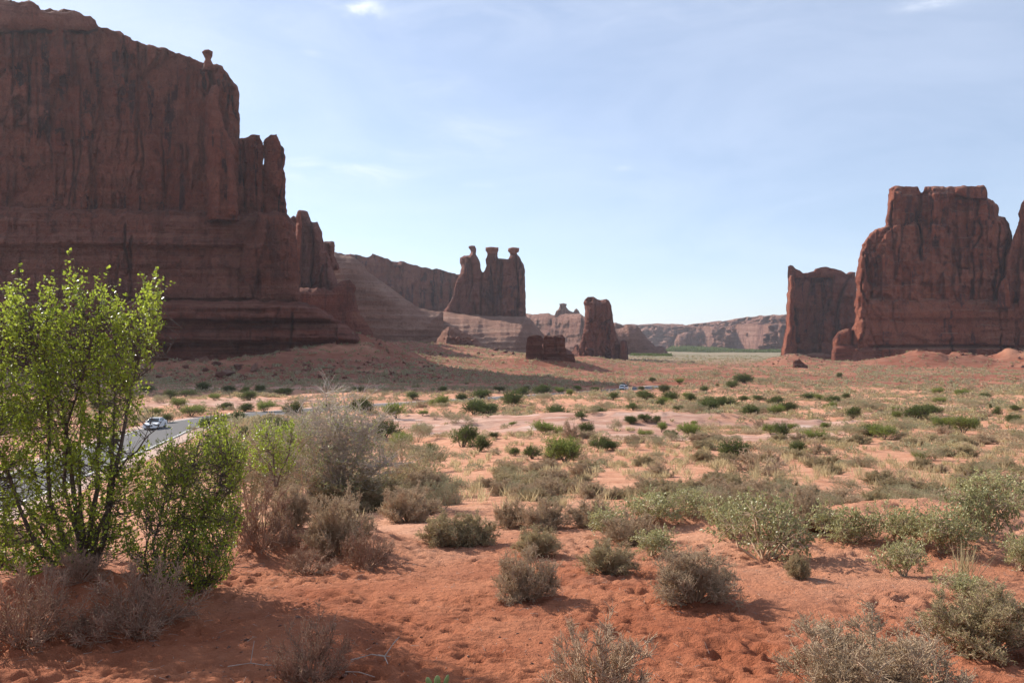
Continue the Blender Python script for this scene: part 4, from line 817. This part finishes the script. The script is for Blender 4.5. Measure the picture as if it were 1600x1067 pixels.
# uniform in picture terms, then thinned by the cover each distance shows
X_ = (px_-800)/F*d_; Z_ = H(X_, d_); yy_ = HY+F*(CZ-Z_)/d_
sl_, rd_, nr_, gr_ = masks(X_, d_)
den = .06+1.1*np.clip(.42+fbm(X_/9, d_/6, 0, 80, 3)*3.0, 0, 1)
cov = np.interp(np.log(d_), np.log([16, 18, 24, 34, 50, 60, 75, 100, 130, 200, 300, 450, 700, 1300]), [.0, .018, .020, .024, .036, .06, .12, .27, .46, .62, .70, .80, .85, .70])
cov = cov*np.where(px_ > 1050, np.interp(np.log(d_), np.log([16, 40, 60, 90, 120, 200]), [1, 1.15, 1.3, 1.3, 1.3, 1.1]), 1)
keep = sr.uniform(size=N) < den*cov*(1-.94*sl_)*np.where((d_ < 40) & (px_ < 560), .7, 1)
keep |= (sr.uniform(size=N) < .42) & (px_ < 900) & (d_ > 290) & (d_ < 520)
rdist, _ = road_dist(X_, d_); keep &= rdist > 6.5
gap = (np.abs(px_-np.interp(yy_, [740, 770, 800, 850], [705, 735, 765, 800])) < np.interp(yy_, [740, 850], [22, 48])) & (d_ < 45) & (d_ > 12); keep &= ~gap
keep &= ~((d_ < 21) & (px_ > 560) & (px_ < 1010)); keep &= ~((d_ < 24) & (px_ < 470))
for (a, b_, c_) in placed:
    keep &= ~((np.abs(px_-a) < c_*.6) & (np.abs(yy_-b_) < c_*.35) & (d_ < 60))
I = np.where(keep)[0]; sz_ = np.interp(np.log(d_[I]), np.log([16, 60, 200, 1300]), [.85, .9, 1.35, 2.4])*sr.lognormal(0, .32, len(I))
sz_ = np.minimum(sz_, np.where(d_[I] < 55, 1.15, np.where(d_[I] < 100, 1.6, 3.5)))
app = sz_/d_[I]; inview = (px_[I] > -10) & (px_[I] < 1610)
order = np.argsort(-(app*inview)); top = order[:215]; rest = order[215:]
KS = [(BB, 'grey-brown twiggy shrub'), (BG, 'olive-grey twiggy shrub'), (SG, 'pale sage shrub')]
for k in top:
    i = I[k]; pk = [0, 0, 1, 1, 2][sr.integers(0, 5)] if px_[i] < 1300 else [0, 1, 2, 2, 1][sr.integers(0, 5)]
    w = app[k]*F; o = put(KS[pk][0], px_[i], yy_[i], w, w*.46*sr.uniform(.8, 1.2), 'x', 'low shrubs covering the middle ground', D=d_[i])
    recs.append((o, px_[i], d_[i], w, KS[pk][1]))
def lowshrubs(name, sel, per, L, m, up, cat_h=.42):
    i = I[sel]; n = len(i); per_i = per
    c = np.repeat(np.stack([X_[i], d_[i], H(X_[i], d_[i])], 1), per_i, 0); s_ = np.repeat(sz_[sel], per_i)
    v = unit(sr.normal(size=(n*per_i, 3))); v[:, 2] = np.abs(v[:, 2]); v *= (sr.uniform(.25, 1, n*per_i)**.4)[:, None]
    lop = np.repeat(sr.uniform(.75, 1.3, (n, 1)), per_i, 0)
    off = v*np.stack([s_*.5*lop[:, 0], s_*.5, s_*cat_h], 1)
    dr = unit(v*.6+sr.normal(size=v.shape)*.5+np.array([0, 0, up]))
    V, Fc = leaves(c+off-dr*(L*s_)[:, None]*.5, dr, L*s_*sr.uniform(.6, 1.3, len(s_)), L*.36*s_*sr.uniform(.6, 1.3, len(s_)), sr)
    o = mesh_obj(name, V, Fc, m); return o
rd_rest = d_[I[rest]]; kind = sr.uniform(size=len(rest))
nearr = rd_rest < 75
for nm_, sel, mm, lab in [('low_brush', kind < .45, M['grey'], 'grey-brown low brush speckling the whole desert flat'), ('low_brush', (kind >= .45) & (kind < .75), M['greygreen'], 'olive low brush speckling the whole desert flat'), ('low_brush', kind >= .75, M['sage'], 'pale sage brush speckling the whole desert flat')]:
    for q, (cond, per, L) in enumerate([(rd_rest < 45, 420, .10), ((rd_rest >= 45) & (rd_rest < 90), 130, .15), ((rd_rest >= 90) & (rd_rest < 220), 46, .24), (rd_rest >= 220, 16, .42)]):
        s2 = rest[sel & cond]
        if len(s2): tag(lowshrubs(nm_, s2, per, L, mm, .4), lab, 'brush', kind='stuff')
# dry grass tufts: ground cover
gN = 9000; gdv = np.exp(sr.uniform(math.log(18), math.log(170), gN)); gpx = sr.uniform(380, 1700, gN); gX = (gpx-800)/F*gdv
s_, _, _, _ = masks(gX, gdv); gk = sr.uniform(size=gN) < np.interp(np.log(gdv), np.log([18, 24, 34, 50, 60, 170]), [.05, .15, .35, .4, .4, .25])*(1-.8*s_)*np.clip(.5+fbm(gX/5, gdv/4, 0, 83, 3)*2, 0, 1)*np.where(gpx > 900, 1, .6)
rdist, _ = road_dist(gX, gdv); gk &= rdist > 6
gX, gdv = gX[gk], gdv[gk]; per = 26; n = len(gX)
c = np.repeat(np.stack([gX, gdv, H(gX, gdv)], 1), per, 0); sc_ = np.repeat(sr.uniform(.25, .5, n)*np.where(gdv > 70, 1.4, 1), per)
c[:, 0] += sr.normal(size=len(c))*.10*sc_*2; c[:, 1] += sr.normal(size=len(c))*.10*sc_*2
dr = unit(sr.normal(size=c.shape)*.38+np.array([0, 0, 1.]))
V, Fc = leaves(c, dr, sc_*sr.uniform(.6, 1.2, len(c)), .03*sc_/.4*np.repeat(np.clip(gdv/40, .6, 2), per), sr)
tag(mesh_obj('dry_grass', V, Fc, M['grass']), 'straw-coloured dry grass growing among the brush', 'grass', kind='stuff')
# the taller grass tufts that stand out
def tuft(px, py, h, label, n=60):
    D = hit(px, py); x = (px-800)/F*D; z = float(H(x, D)); hh = h*D/F
    c = np.zeros((n, 3)); c[:, :2] = sr.normal(size=(n, 2))*.05; dr = unit(sr.normal(size=(n, 3))*.22+np.array([.1, 0, 1.]))
    V, Fc = leaves(c, dr, hh*sr.uniform(.5, 1.1, n), .010+0*hh, sr); o = mesh_obj('grass_tuft', V, Fc, M['grass']); o.location = (x, D, z)
    tag(o, label, 'grass tuft', 'tall dry grass tufts')
for px, py, h, lab in [(1505, 905, 62, 'tall dry grass tuft beside the scrub oaks on the right'), (1178, 765, 60, 'tall dry grass stalks beside the dead shrub with pale branches'), (1277, 752, 44, 'single dry grass tuft in the brush right of the dead shrub'), (947, 893, 40, 'dry grass growing through the small bowl-shaped shrub'),
                       (880, 800, 30, 'yellow grass tuft behind the row of three small shrubs'), (742, 775, 34, 'yellow grass tuft at the left side of the sandy gap'), (1225, 765, 40, 'thin dry grass right behind the tallest scrub oak'), (985, 800, 46, 'thin pale stalks above the low scrub oak in the centre')]:
    tuft(px, py, h, lab)

# labels for the placed bushes: same look and landmark are told apart by size and by order from the left
seen = {}
for o, px, D, w, kt in recs:
    wm = w*D/F; size = 'small' if wm < 1.1 else ('broad' if wm > 2.3 else 'mid-sized')
    seen.setdefault(size+' '+kt+' '+landmark(px, D), []).append((px, D, o))
ORD = ['leftmost', 'second from left', 'third from left', 'fourth from left', 'fifth from left', 'sixth from left', 'seventh from left', 'eighth from left', 'ninth from left', 'tenth from left', 'eleventh from left', 'twelfth from left']
for key, lst in seen.items():
    lst.sort(key=lambda e: e[0])
    for i, (px, D, o) in enumerate(lst):
        if len(lst) == 1: o['label'] = key
        else:
            w_ = ORD[i] if i < 12 else ('rightmost' if i == len(lst)-1 else str(i+1)+'th from left')
            o['label'] = w_+' '+key
for g_ in protos:                      # the prototypes themselves are not part of the place
    for o in g_:
        for c_ in list(o.children): bpy.data.objects.remove(c_)
        bpy.data.objects.remove(o)
# rename by kind is inherited from the copies

# ------------------------------------------------------------------ boulders and rubble
def boulder_mesh(seed, r):
    import bmesh
    bm = bmesh.new(); bmesh.ops.create_icosphere(bm, subdivisions=3, radius=1)
    V = np.array([v.co[:] for v in bm.verts]); Fc = np.array([[l.vert.index for l in f.loops] for f in bm.faces]); bm.free()
    for k in range(9):
        nrm = unit(r.normal(size=3)); d = V@nrm; lim = r.uniform(.45, .8); V = V-np.outer(np.maximum(d-lim, 0), nrm)
    V = V*(1+.10*fbm(V[:, 0]*2, V[:, 1]*2, V[:, 2]*2, seed, 3)[:, None]); V *= np.array([1, r.uniform(.7, 1), r.uniform(.55, .85)]); return V, Fc
BM = []
for i in range(5):
    V, Fc = boulder_mesh(i, np.random.default_rng(300+i)); me_o = mesh_obj('boulder', V, Fc, M['rock_rub' if i % 2 else 'rock_brown']); BM.append(me_o.data); bpy.data.objects.remove(me_o)
brr = random.Random(11); BREC = {}
def boulder(px, py, w, where, group, D=None, m=None, py3=None):
    D = D or hit(px, py, 40); x = (px-800)/F*D; s_ = w*D/F/2; o = bpy.data.objects.new('boulder', brr.choice(BM)); COL.objects.link(o)
    o.location = (x, D, float(H(x, D))+s_*.25); o.scale = (s_*brr.uniform(.8, 1.2), s_, s_*brr.uniform(.8, 1.2)); o.rotation_euler = (brr.uniform(-.4, .4), brr.uniform(-.4, .4), brr.uniform(0, 6.28))
    if py3: o.location = tuple(P(px, py3, D))
    tag(o, 'x', 'boulder', group); BREC.setdefault(('large' if w > 9 else 'small')+' '+where, []).append((px, py, o))
for px, py, w in [(262, 548, 22), (285, 553, 26), (300, 562, 20), (318, 566, 16), (338, 572, 18), (356, 588, 26), (370, 578, 18), (345, 590, 22), (398, 580, 22), (400, 572, 10), (322, 580, 14), (380, 592, 12), (290, 575, 12), (308, 590, 10), (430, 588, 12), (455, 596, 10), (480, 580, 9), (500, 590, 10), (520, 575, 8), (540, 592, 10), (575, 585, 8), (250, 590, 14), (60, 590, 20), (20, 580, 24), (110, 585, 16), (160, 590, 18), (200, 570, 14), (225, 582, 18), (600, 590, 8), (560, 598, 9)]:
    boulder(px, py, w, 'red boulder on the shaded talus below the largest butte', 'fallen boulders below the largest butte')
for i in range(42):
    px = brr.gauss(714, 20); py = brr.uniform(519, 552)
    if abs(px-712) > 14+(py-523)*1.3: continue
    boulder(px, 546, brr.uniform(3.5, 9), 'pink boulder in the rubble heap below the three-headed butte', 'rubble heap below the three-headed butte', D=626, py3=py)
for px, py, w in [(775, 548, 10), (790, 551, 8), (762, 545, 9), (748, 553, 8), (770, 556, 7), (801, 554, 8), (815, 549, 6)]:
    boulder(px, py, w, 'pink boulder between the rubble heap and the layered rock', 'loose boulders before the three-headed butte')
for i in range(30):
    px = brr.choice([brr.gauss(1215, 18), brr.gauss(1590, 16), brr.gauss(1500, 8), brr.uniform(1320, 1560)]); boulder(px, brr.uniform(569, 580), brr.uniform(3, 8), 'boulder on the red mounds below the right-hand buttes', 'boulders below the right-hand buttes', D=brr.uniform(600, 690))
for px, py, w in [(235, 745, 16), (255, 738, 12), (250, 722, 14), (268, 715, 16), (282, 705, 12), (240, 765, 14), (222, 790, 12), (262, 755, 10), (345, 700, 10)]:
    boulder(px, py, w, 'red rock beside the road seen past the leafy tree', 'red rocks beside the road', D=hit(px, py, 20))
for key, lst in BREC.items():
    lst.sort(key=lambda e: e[0])
    for i, (px, py, o) in enumerate(lst):
        w_ = '' if len(lst) == 1 else ((ORD[i] if i < 12 else ('rightmost' if i == len(lst)-1 else str(i+1)+'th from left'))+' ')
        o['label'] = w_+key
# rubble heap body under the rubble boulders
o = rock('rubble_heap', [(676, 580), (678, 545), (684, 528), (692, 517), (700, 511), (712, 513), (722, 518), (735, 522), (748, 532), (760, 545), (775, 580)], 640, 26, M['rock_rub'], None, R=20, step=.9, seed=81, ybot=580, amp=2.2, flute=.5, strata=.3, sc=1.0, jit=1.2, power=.8)
tag(o, 'pinkish heap of broken rock at the foot of the three-headed butte', 'rubble', None)

# ------------------------------------------------------------------ far green trees, one mass
n = 26000; fx = sr.uniform(1040, 1235, n); fd = np.interp(fx, [1040, 1235], [2250, 1950])+sr.uniform(-160, 160, n)*1.0
hx = np.interp(fx, [1040, 1050, 1075, 1110, 1150, 1235], [.3, 1.0, 1.0, .8, .45, .3])
X = (fx-800)/F*fd; c = np.stack([X, fd, H(X, fd)+sr.uniform(0, 1, n)**1.2*13*hx*np.clip(.75+fbm(X/18, fd/18, 0, 85, 3)*1.1, .15, 1.3)], 1)
V, Fc = leaves(c, unit(sr.normal(size=c.shape)+np.array([0, 0, .5])), 4.0*sr.uniform(.5, 1.2, n), 2.6*sr.uniform(.5, 1.2, n), sr)
tag(mesh_obj('far_trees', V, Fc, M['juniper']), 'belt of far green trees along the foot of the pink cliffs', 'trees', kind='stuff')
n = 5000; fx = sr.uniform(985, 1050, n); fd = sr.uniform(1050, 1130, n); X = (fx-800)/F*fd; c = np.stack([X, fd, H(X, fd)+sr.uniform(0, 3.2, n)*np.clip(.5+fbm(X/10, fd/10, 0, 86, 2)*2, 0, 1)], 1)
V, Fc = leaves(c, unit(sr.normal(size=c.shape)+np.array([0, 0, .5])), 1.6*sr.uniform(.5, 1.2, n), 1.0*sr.uniform(.5, 1.2, n), sr)
tag(mesh_obj('far_bushes', V, Fc, M['juniper']), 'dark far bushes at the foot of the low rounded mesa', 'bushes', kind='stuff')

# talus: broken rock strewn on the slopes under the buttes
n = 9000; tpx = np.concatenate([sr.uniform(200, 700, 6500), sr.uniform(1180, 1640, 2500)]); td = np.concatenate([sr.uniform(300, 520, 6500), sr.uniform(590, 720, 2500)]); tX = (tpx-800)/F*td
kk = np.clip(.25+fbm(tX/14, td/10, 0, 88, 3)*2.2, .03, 1) > sr.uniform(size=n); tX, td = tX[kk], td[kk]; n = len(tX)
TT = np.array([[1, 0, -.3], [-.4, .9, -.35], [-.6, -.8, -.3], [.1, .15, .75], [.5, -.6, .3]]); TF = np.array([[0, 1, 3], [1, 2, 3], [2, 4, 3], [4, 0, 3], [0, 4, 2], [0, 2, 1]])
ss = np.minimum(sr.lognormal(math.log(.42), .55, n), 2.2); aa = sr.uniform(0, 6.283, n); ca_, sa_ = np.cos(aa)[:, None], np.sin(aa)[:, None]; V = np.einsum('kj,n->nkj', TT, ss)
V = np.stack([V[..., 0]*ca_-V[..., 1]*sa_, V[..., 0]*sa_+V[..., 1]*ca_, V[..., 2]], -1)+np.stack([tX, td, H(tX, td)], 1)[:, None]
tag(mesh_obj('talus', V.reshape(-1, 3), (np.arange(n)[:, None, None]*5+TF[None]).reshape(-1, 3), M['rock_brown']), 'broken red rock strewn over the slopes under the buttes', 'talus', kind='stuff')
# ------------------------------------------------------------------ pebbles and plant litter on the near sand
n = 5200; pd = np.exp(sr.uniform(math.log(5), math.log(26), n)); ppx = sr.uniform(-80, 1680, n); pX = (ppx-800)/F*pd
kk = np.clip(.35+fbm(pX/.8, pd/.8, 0, 87, 3)*2, 0, 1) > sr.uniform(size=n); pX, pd = pX[kk], pd[kk]; n = len(pX)
tet = np.array([[1, 0, -.3], [-.4, .9, -.35], [-.6, -.8, -.3], [.1, .15, .75], [.5, -.6, .3]]); fcs = np.array([[0, 1, 3], [1, 2, 3], [2, 4, 3], [4, 0, 3], [0, 4, 2], [0, 2, 1]])
ss = sr.lognormal(math.log(.011), .5, n); aa = sr.uniform(0, 6.283, n); base = np.stack([pX, pd, H(pX, pd)], 1)
V = np.einsum('kj,n->nkj', tet, ss); ca_, sa_ = np.cos(aa)[:, None], np.sin(aa)[:, None]; V = np.stack([V[..., 0]*ca_-V[..., 1]*sa_, V[..., 0]*sa_+V[..., 1]*ca_, V[..., 2]*sr.uniform(.5, 1, n)[:, None]], -1)+base[:, None]
tag(mesh_obj('pebbles', V.reshape(-1, 3), (np.arange(n)[:, None, None]*5+fcs[None]).reshape(-1, 3), M['rock_rub']), 'small red and pink pebbles strewn over the near sand', 'pebbles', kind='stuff')
lcx = []
for (a_, b_, c_) in placed[:49]:
    D_ = hit(a_, b_); w_ = c_*2*D_/F
    for q in range(46): lcx.append(((a_-800)/F*D_+sr.normal()*w_*.55+.1, D_+sr.normal()*w_*.5-.1))
for q in range(900): D_ = math.exp(sr.uniform(math.log(5), math.log(20))); lcx.append(((sr.uniform(-50, 1650)-800)/F*D_, D_))
lcx = np.array(lcx); zz_ = H(lcx[:, 0], lcx[:, 1])+.006; p0 = np.stack([lcx[:, 0], lcx[:, 1], zz_], 1); dv = sr.normal(size=p0.shape)*np.array([1, 1, .12]); dv = unit(dv)*sr.uniform(.02, .11, len(p0))[:, None]
V, Fc = prisms(np.hstack([p0, p0+dv, np.full((len(p0), 1), .0022), np.full((len(p0), 1), .0012)]))
tag(mesh_obj('plant_litter', V, Fc, M['deadwood']), 'dry twigs and plant litter scattered under the near shrubs', 'plant litter', kind='stuff')

# ------------------------------------------------------------------ dead sticks and cactus pads in the foreground
def stick(name, label, px, py, pts, rad):
    D = hit(px, py); x = (px-800)/F*D; z = float(H(x, D)); segs = []
    for path in pts:
        for a, b_ in zip(path[:-1], path[1:]): segs.append([*a, *b_, rad, rad*.7])
    V, Fc = prisms(segs, 6); o = mesh_obj(name, V, Fc, M['deadwood']); o.location = (x, D, z+.01); return tag(o, label, 'dead branch', 'dead branches on the sand')
stick('dead_branch', 'pale forked dead branch lying on the sand, right of the dead brown shrub', 590, 1035, [[(-.22, 0, .01), (-.05, .02, .05), (.06, 0, .04), (.10, -.08, .01)], [(.06, 0, .04), (.12, .06, .12), (.17, .09, .17)], [(.0, .01, .05), (.1, .05, .02)]], .005)
stick('dead_branch', 'thin bleached branch on the sand, left of the dead brown shrub', 395, 1045, [[(-.2, 0, .01), (-.02, .02, .03), (.1, 0, .02), (.2, .03, .01)], [(-.02, .02, .03), (0, .05, .2)], [(.1, 0, .02), (.14, -.05, .06)]], .004)
stick('dead_branch', 'small bent twig between the dead brown shrub and the bottom edge', 560, 1060, [[(-.1, 0, .03), (0, .02, .02), (.14, -.05, .01)]], .004)
def pads(px, py, lst, label):
    D = hit(px, py); x = (px-800)/F*D; z = float(H(x, D)); root = thing('cactus', label, 'cactus', (x, D, z), 'prickly pear pads at the bottom edge')
    for (dx, dz, w, h, tilt) in lst:
        n = 16; V = []
        rings = [(-1, .0, 0), (-.8, .6, 0), (-.4, .9, 0), (0, 1, 0), (.4, .95, 0), (.8, .6, 0), (1, 0, 0)]
        for u, rr, _ in rings:
            for k in range(n):
                a = 6.283*k/n; lx = math.cos(a)*w*.5*rr; ly = math.sin(a)*.012*rr; lz = h*.5+u*h*.5
                V.append((dx+lx*math.cos(tilt)+lz*math.sin(tilt), ly, dz+lz*math.cos(tilt)-lx*math.sin(tilt)))
        Fc = [[i*n+k, i*n+(k+1) % n, (i+1)*n+(k+1) % n, (i+1)*n+k] for i in range(len(rings)-1) for k in range(n)]
        mesh_obj('pad', V, Fc, M['cactus'], root, smooth=True)
pads(683, 1078, [(-.045, 0, .045, .10, -.3), (0, 0, .05, .11, .05), (.05, 0, .035, .12, .3)], 'green prickly pear pads poking up at the bottom edge, left of centre')
pads(1290, 1080, [(-.03, 0, .06, .10, -.25), (.045, 0, .07, .12, .25)], 'green prickly pear pads poking up before the widest grey shrub')

# ------------------------------------------------------------------ cars
def box_mesh(prof, hw, taper=None):
    """side profile (y, z) swept across the width with rounded shoulders; taper(z) narrows the upper body"""
    n = len(prof); V = []; offs = [-1, -.94, -.6, 0, .6, .94, 1]; cy = sum(p[0] for p in prof)/n; cz = sum(p[1] for p in prof)/n
    for o_ in offs:
        k = .965 if abs(o_) == 1 else 1.0
        for y, z in prof: V.append((o_*hw*(taper(z) if taper else 1), cy+(y-cy)*k, cz+(z-cz)*k))
    Fc = [[i*n+j, i*n+(j+1) % n, (i+1)*n+(j+1) % n, (i+1)*n+j] for i in range(len(offs)-1) for j in range(n)]
    return V, Fc, n
def ngon_obj(name, V, Fc, caps, m, parent):
    me = bpy.data.meshes.new(name); me.from_pydata([tuple(v) for v in V], [], [list(f) for f in Fc]+caps); me.materials.append(m); me.update()
    o = bpy.data.objects.new(name, me); COL.objects.link(o); o.parent = parent; return o
def swept(name, prof, hw, m, parent, taper=None):
    V, Fc, n = box_mesh(prof, hw, taper); L = len(V)
    return ngon_obj(name, V, Fc, [list(range(n))[::-1], list(range(L-n, L))], m, parent)
def wheel(parent, x, y, r=.34):
    n = 20; w = .22
    def cyl(nm, rad, hw, m, par):
        V = []; 
        for o_, k in ((-hw, .93), (-hw*.8, 1), (hw*.8, 1), (hw, .93)):
            for i in range(n): a = 6.283*i/n; V.append((x+o_, y+math.cos(a)*rad*k, r+math.sin(a)*rad*k))
        Fc = [[i*n+j, i*n+(j+1) % n, (i+1)*n+(j+1) % n, (i+1)*n+j] for i in range(3) for j in range(n)]
        return ngon_obj(nm, V, Fc, [list(range(n))[::-1], list(range(3*n, 4*n))], m, par)
    ty = cyl('wheel', r, w/2, M['tyre'], parent); cyl('rim', r*.62, w/2+.01, M['rim'], ty)
def quad_box(name, x0, x1, y0, y1, z0, z1, m, parent):
    V = [(x, y, z) for x in (x0, x1) for y in (y0, y1) for z in (z0, z1)]
    return ngon_obj(name, V, [(0, 1, 3, 2), (4, 6, 7, 5), (0, 4, 5, 1), (2, 3, 7, 6), (0, 2, 6, 4), (1, 5, 7, 3)], [], m, parent)
def car(name, label, kind, x, y, z, rz):
    root = thing(name, label, 'car', (x, y, z)); root.rotation_euler = (0, 0, rz)     # front towards +y of the car
    if kind == 'suv':
        body = [(-2.3, .35), (-2.36, .6), (-2.33, .98), (1.15, 1.02), (1.9, .92), (2.25, .78), (2.33, .45), (2.25, .28), (-2.2, .26)]
        roof = [(-2.20, 1.0), (-1.98, 1.60), (-1.7, 1.68), (.1, 1.70), (.40, 1.64), (1.18, 1.0)]; hw = .95
        swept('body', body, hw, M['carpaint'], root); swept('cabin', roof, hw*.98, M['carpaint'], root, lambda zz: 1-.20*(zz-1.0)/.7)
        V = [(-.70, -2.17, 1.08), (.70, -2.17, 1.08), (.62, -2.02, 1.54), (-.62, -2.02, 1.54)]
        ngon_obj('rear_window', V+[(a, b_-.03, c_) for a, b_, c_ in V], [(4, 5, 6, 7), (0, 1, 5, 4), (1, 2, 6, 5), (2, 3, 7, 6), (3, 0, 4, 7)], [], M['glass'], root)
        V = [(-.78, 1.10, 1.08), (.78, 1.10, 1.08), (.66, .46, 1.60), (-.66, .46, 1.60)]
        ngon_obj('windscreen', V+[(a, b_+.04, c_+.02) for a, b_, c_ in V], [(4, 7, 6, 5), (0, 4, 5, 1), (1, 5, 6, 2), (2, 6, 7, 3), (3, 7, 4, 0)], [], M['glass'], root)
        for s_ in (-1, 1):
            for y0, y1 in ((-1.85, -1.05), (-.98, -.08), (-.01, .85)):
                yt = min(y1, .35); V = [(s_*.935, y0, 1.08), (s_*.935, y1, 1.08), (s_*.83, yt, 1.52), (s_*.83, y0+.05, 1.52)]; V2 = [(a+s_*.02, b_, c_) for a, b_, c_ in V]
                ngon_obj('side_window', V+V2, [(4, 5, 6, 7) if s_ > 0 else (7, 6, 5, 4), (0, 1, 5, 4), (1, 2, 6, 5), (2, 3, 7, 6), (3, 0, 4, 7)], [], M['glass'], root)
            quad_box('tail_light', s_*.93-.09, s_*.93+.03, -2.40, -2.2, .85, 1.2, M['lamp_red'], root); quad_box('roof_rail', s_*.66-.02, s_*.66+.02, -1.6, .1, 1.70, 1.76, M['black'], root)
        swept('roof_box', [(-1.6, 1.78), (-1.6, 2.0), (-1.4, 2.1), (.1, 2.08), (.4, 1.85), (.3, 1.78)], .42, M['black'], root); quad_box('bumper', -.9, .9, -2.45, -2.3, .32, .60, M['black'], root)
        for s_ in (-1, 1): wheel(root, s_*.86, -1.4, .38); wheel(root, s_*.86, 1.45, .38)
    else:
        body = [(-2.3, .38), (-2.33, .75), (-2.1, .93), (-1.1, .95), (.75, .93), (1.5, .82), (2.05, .70), (2.28, .52), (2.28, .30), (2.1, .22), (-2.2, .24)]
        roof = [(-1.75, .93), (-1.05, 1.36), (-.75, 1.42), (-.05, 1.42), (.15, 1.38), (.95, .91)]; hw = .90
        swept('body', body, hw, M['carpaint'], root); swept('cabin', roof, hw*.93, M['carpaint'], root, lambda zz: 1-.20*(zz-.93)/.5)
        V = [(-.74, .90, .97), (.74, .90, .97), (.63, .24, 1.36), (-.63, .24, 1.36)]
        ngon_obj('windscreen', V+[(a, b_+.05, c_+.03) for a, b_, c_ in V], [(4, 7, 6, 5), (0, 4, 5, 1), (1, 5, 6, 2), (2, 6, 7, 3), (3, 7, 4, 0)], [], M['glass'], root)
        V = [(-.72, -1.66, .98), (.72, -1.66, .98), (.62, -1.08, 1.34), (-.62, -1.08, 1.34)]
        ngon_obj('rear_window', V+[(a, b_-.04, c_+.03) for a, b_, c_ in V], [(4, 5, 6, 7), (0, 1, 5, 4), (1, 2, 6, 5), (2, 3, 7, 6), (3, 0, 4, 7)], [], M['glass'], root)
        for s_ in (-1, 1):
            for y0, y1 in ((-1.2, -.45), (-.4, .5)):
                V = [(s_*.83, y0, .97), (s_*.83, y1, .97), (s_*.71, min(y1, .1), 1.33), (s_*.71, y0+.15, 1.33)]; V2 = [(a+s_*.025, b_, c_) for a, b_, c_ in V]
                ngon_obj('side_window', V+V2, [(4, 5, 6, 7) if s_ > 0 else (7, 6, 5, 4), (0, 1, 5, 4), (1, 2, 6, 5), (2, 3, 7, 6), (3, 0, 4, 7)], [], M['glass'], root)
            quad_box('headlight', s_*.70-.16, s_*.70+.14, 2.12, 2.30, .56, .72, M['lamp_clear'], root); quad_box('mirror', s_*.98-.09, s_*.98+.09, .45, .6, .95, 1.08, M['carpaint'], root)
        quad_box('grille', -.40, .40, 2.2, 2.31, .42, .58, M['black'], root); quad_box('bumper', -.88, .88, 2.2, 2.36, .24, .38, M['carpaint'], root)
        for s_ in (-1, 1): wheel(root, s_*.80, -1.4, .33); wheel(root, s_*.80, 1.4, .33)
    return root
def on_road(D, side):
    i = int(np.argmin(np.abs(RC[:, 1]-D))); tg = RC[i+1]-RC[i-1]; tg /= np.linalg.norm(tg); nrm = np.array([tg[1], -tg[0]]); p_ = RC[i]+nrm*side
    return p_[0], p_[1], RZ[i]+.01, math.atan2(tg[1], tg[0])-math.pi/2
x, y, z, a = on_road(109, -1.9); car('white_car', 'white low car driving towards the viewer round the road bend, behind the leafy tree', 'sedan', x, y, z, a+math.pi)
x, y, z, a = on_road(258, 1.9); car('white_suv', 'small distant white car with a dark roof box, driving away along the road', 'suv', x, y, z, a)

# ------------------------------------------------------------------ haze: the air between here and the far cliffs
m = bpy.data.materials.new('haze'); m.use_nodes = True; t = NT(m.node_tree); t.n.clear()
vo = t.new('ShaderNodeVolumePrincipled'); vo.inputs['Color'].default_value = (.86, .90, 1, 1); vo.inputs['Density'].default_value = HAZE_D; vo.inputs['Anisotropy'].default_value = .35
mo = t.new('ShaderNodeOutputMaterial'); t.l.new(vo.outputs[0], mo.inputs['Volume'])
lo = float(ZZ.min())-1.0; hi_ = 235.0
V = [(x, y, z) for x in (-13500, 13500) for y in (-60, 7200) for z in (lo, hi_)]
hz = mesh_obj('haze', V, [(0, 1, 3, 2), (4, 6, 7, 5), (0, 4, 5, 1), (2, 3, 7, 6), (0, 2, 6, 4), (1, 5, 7, 3)], m); tag(hz, kind='stuff', label='pale blue air softening the far cliffs', cat='haze')
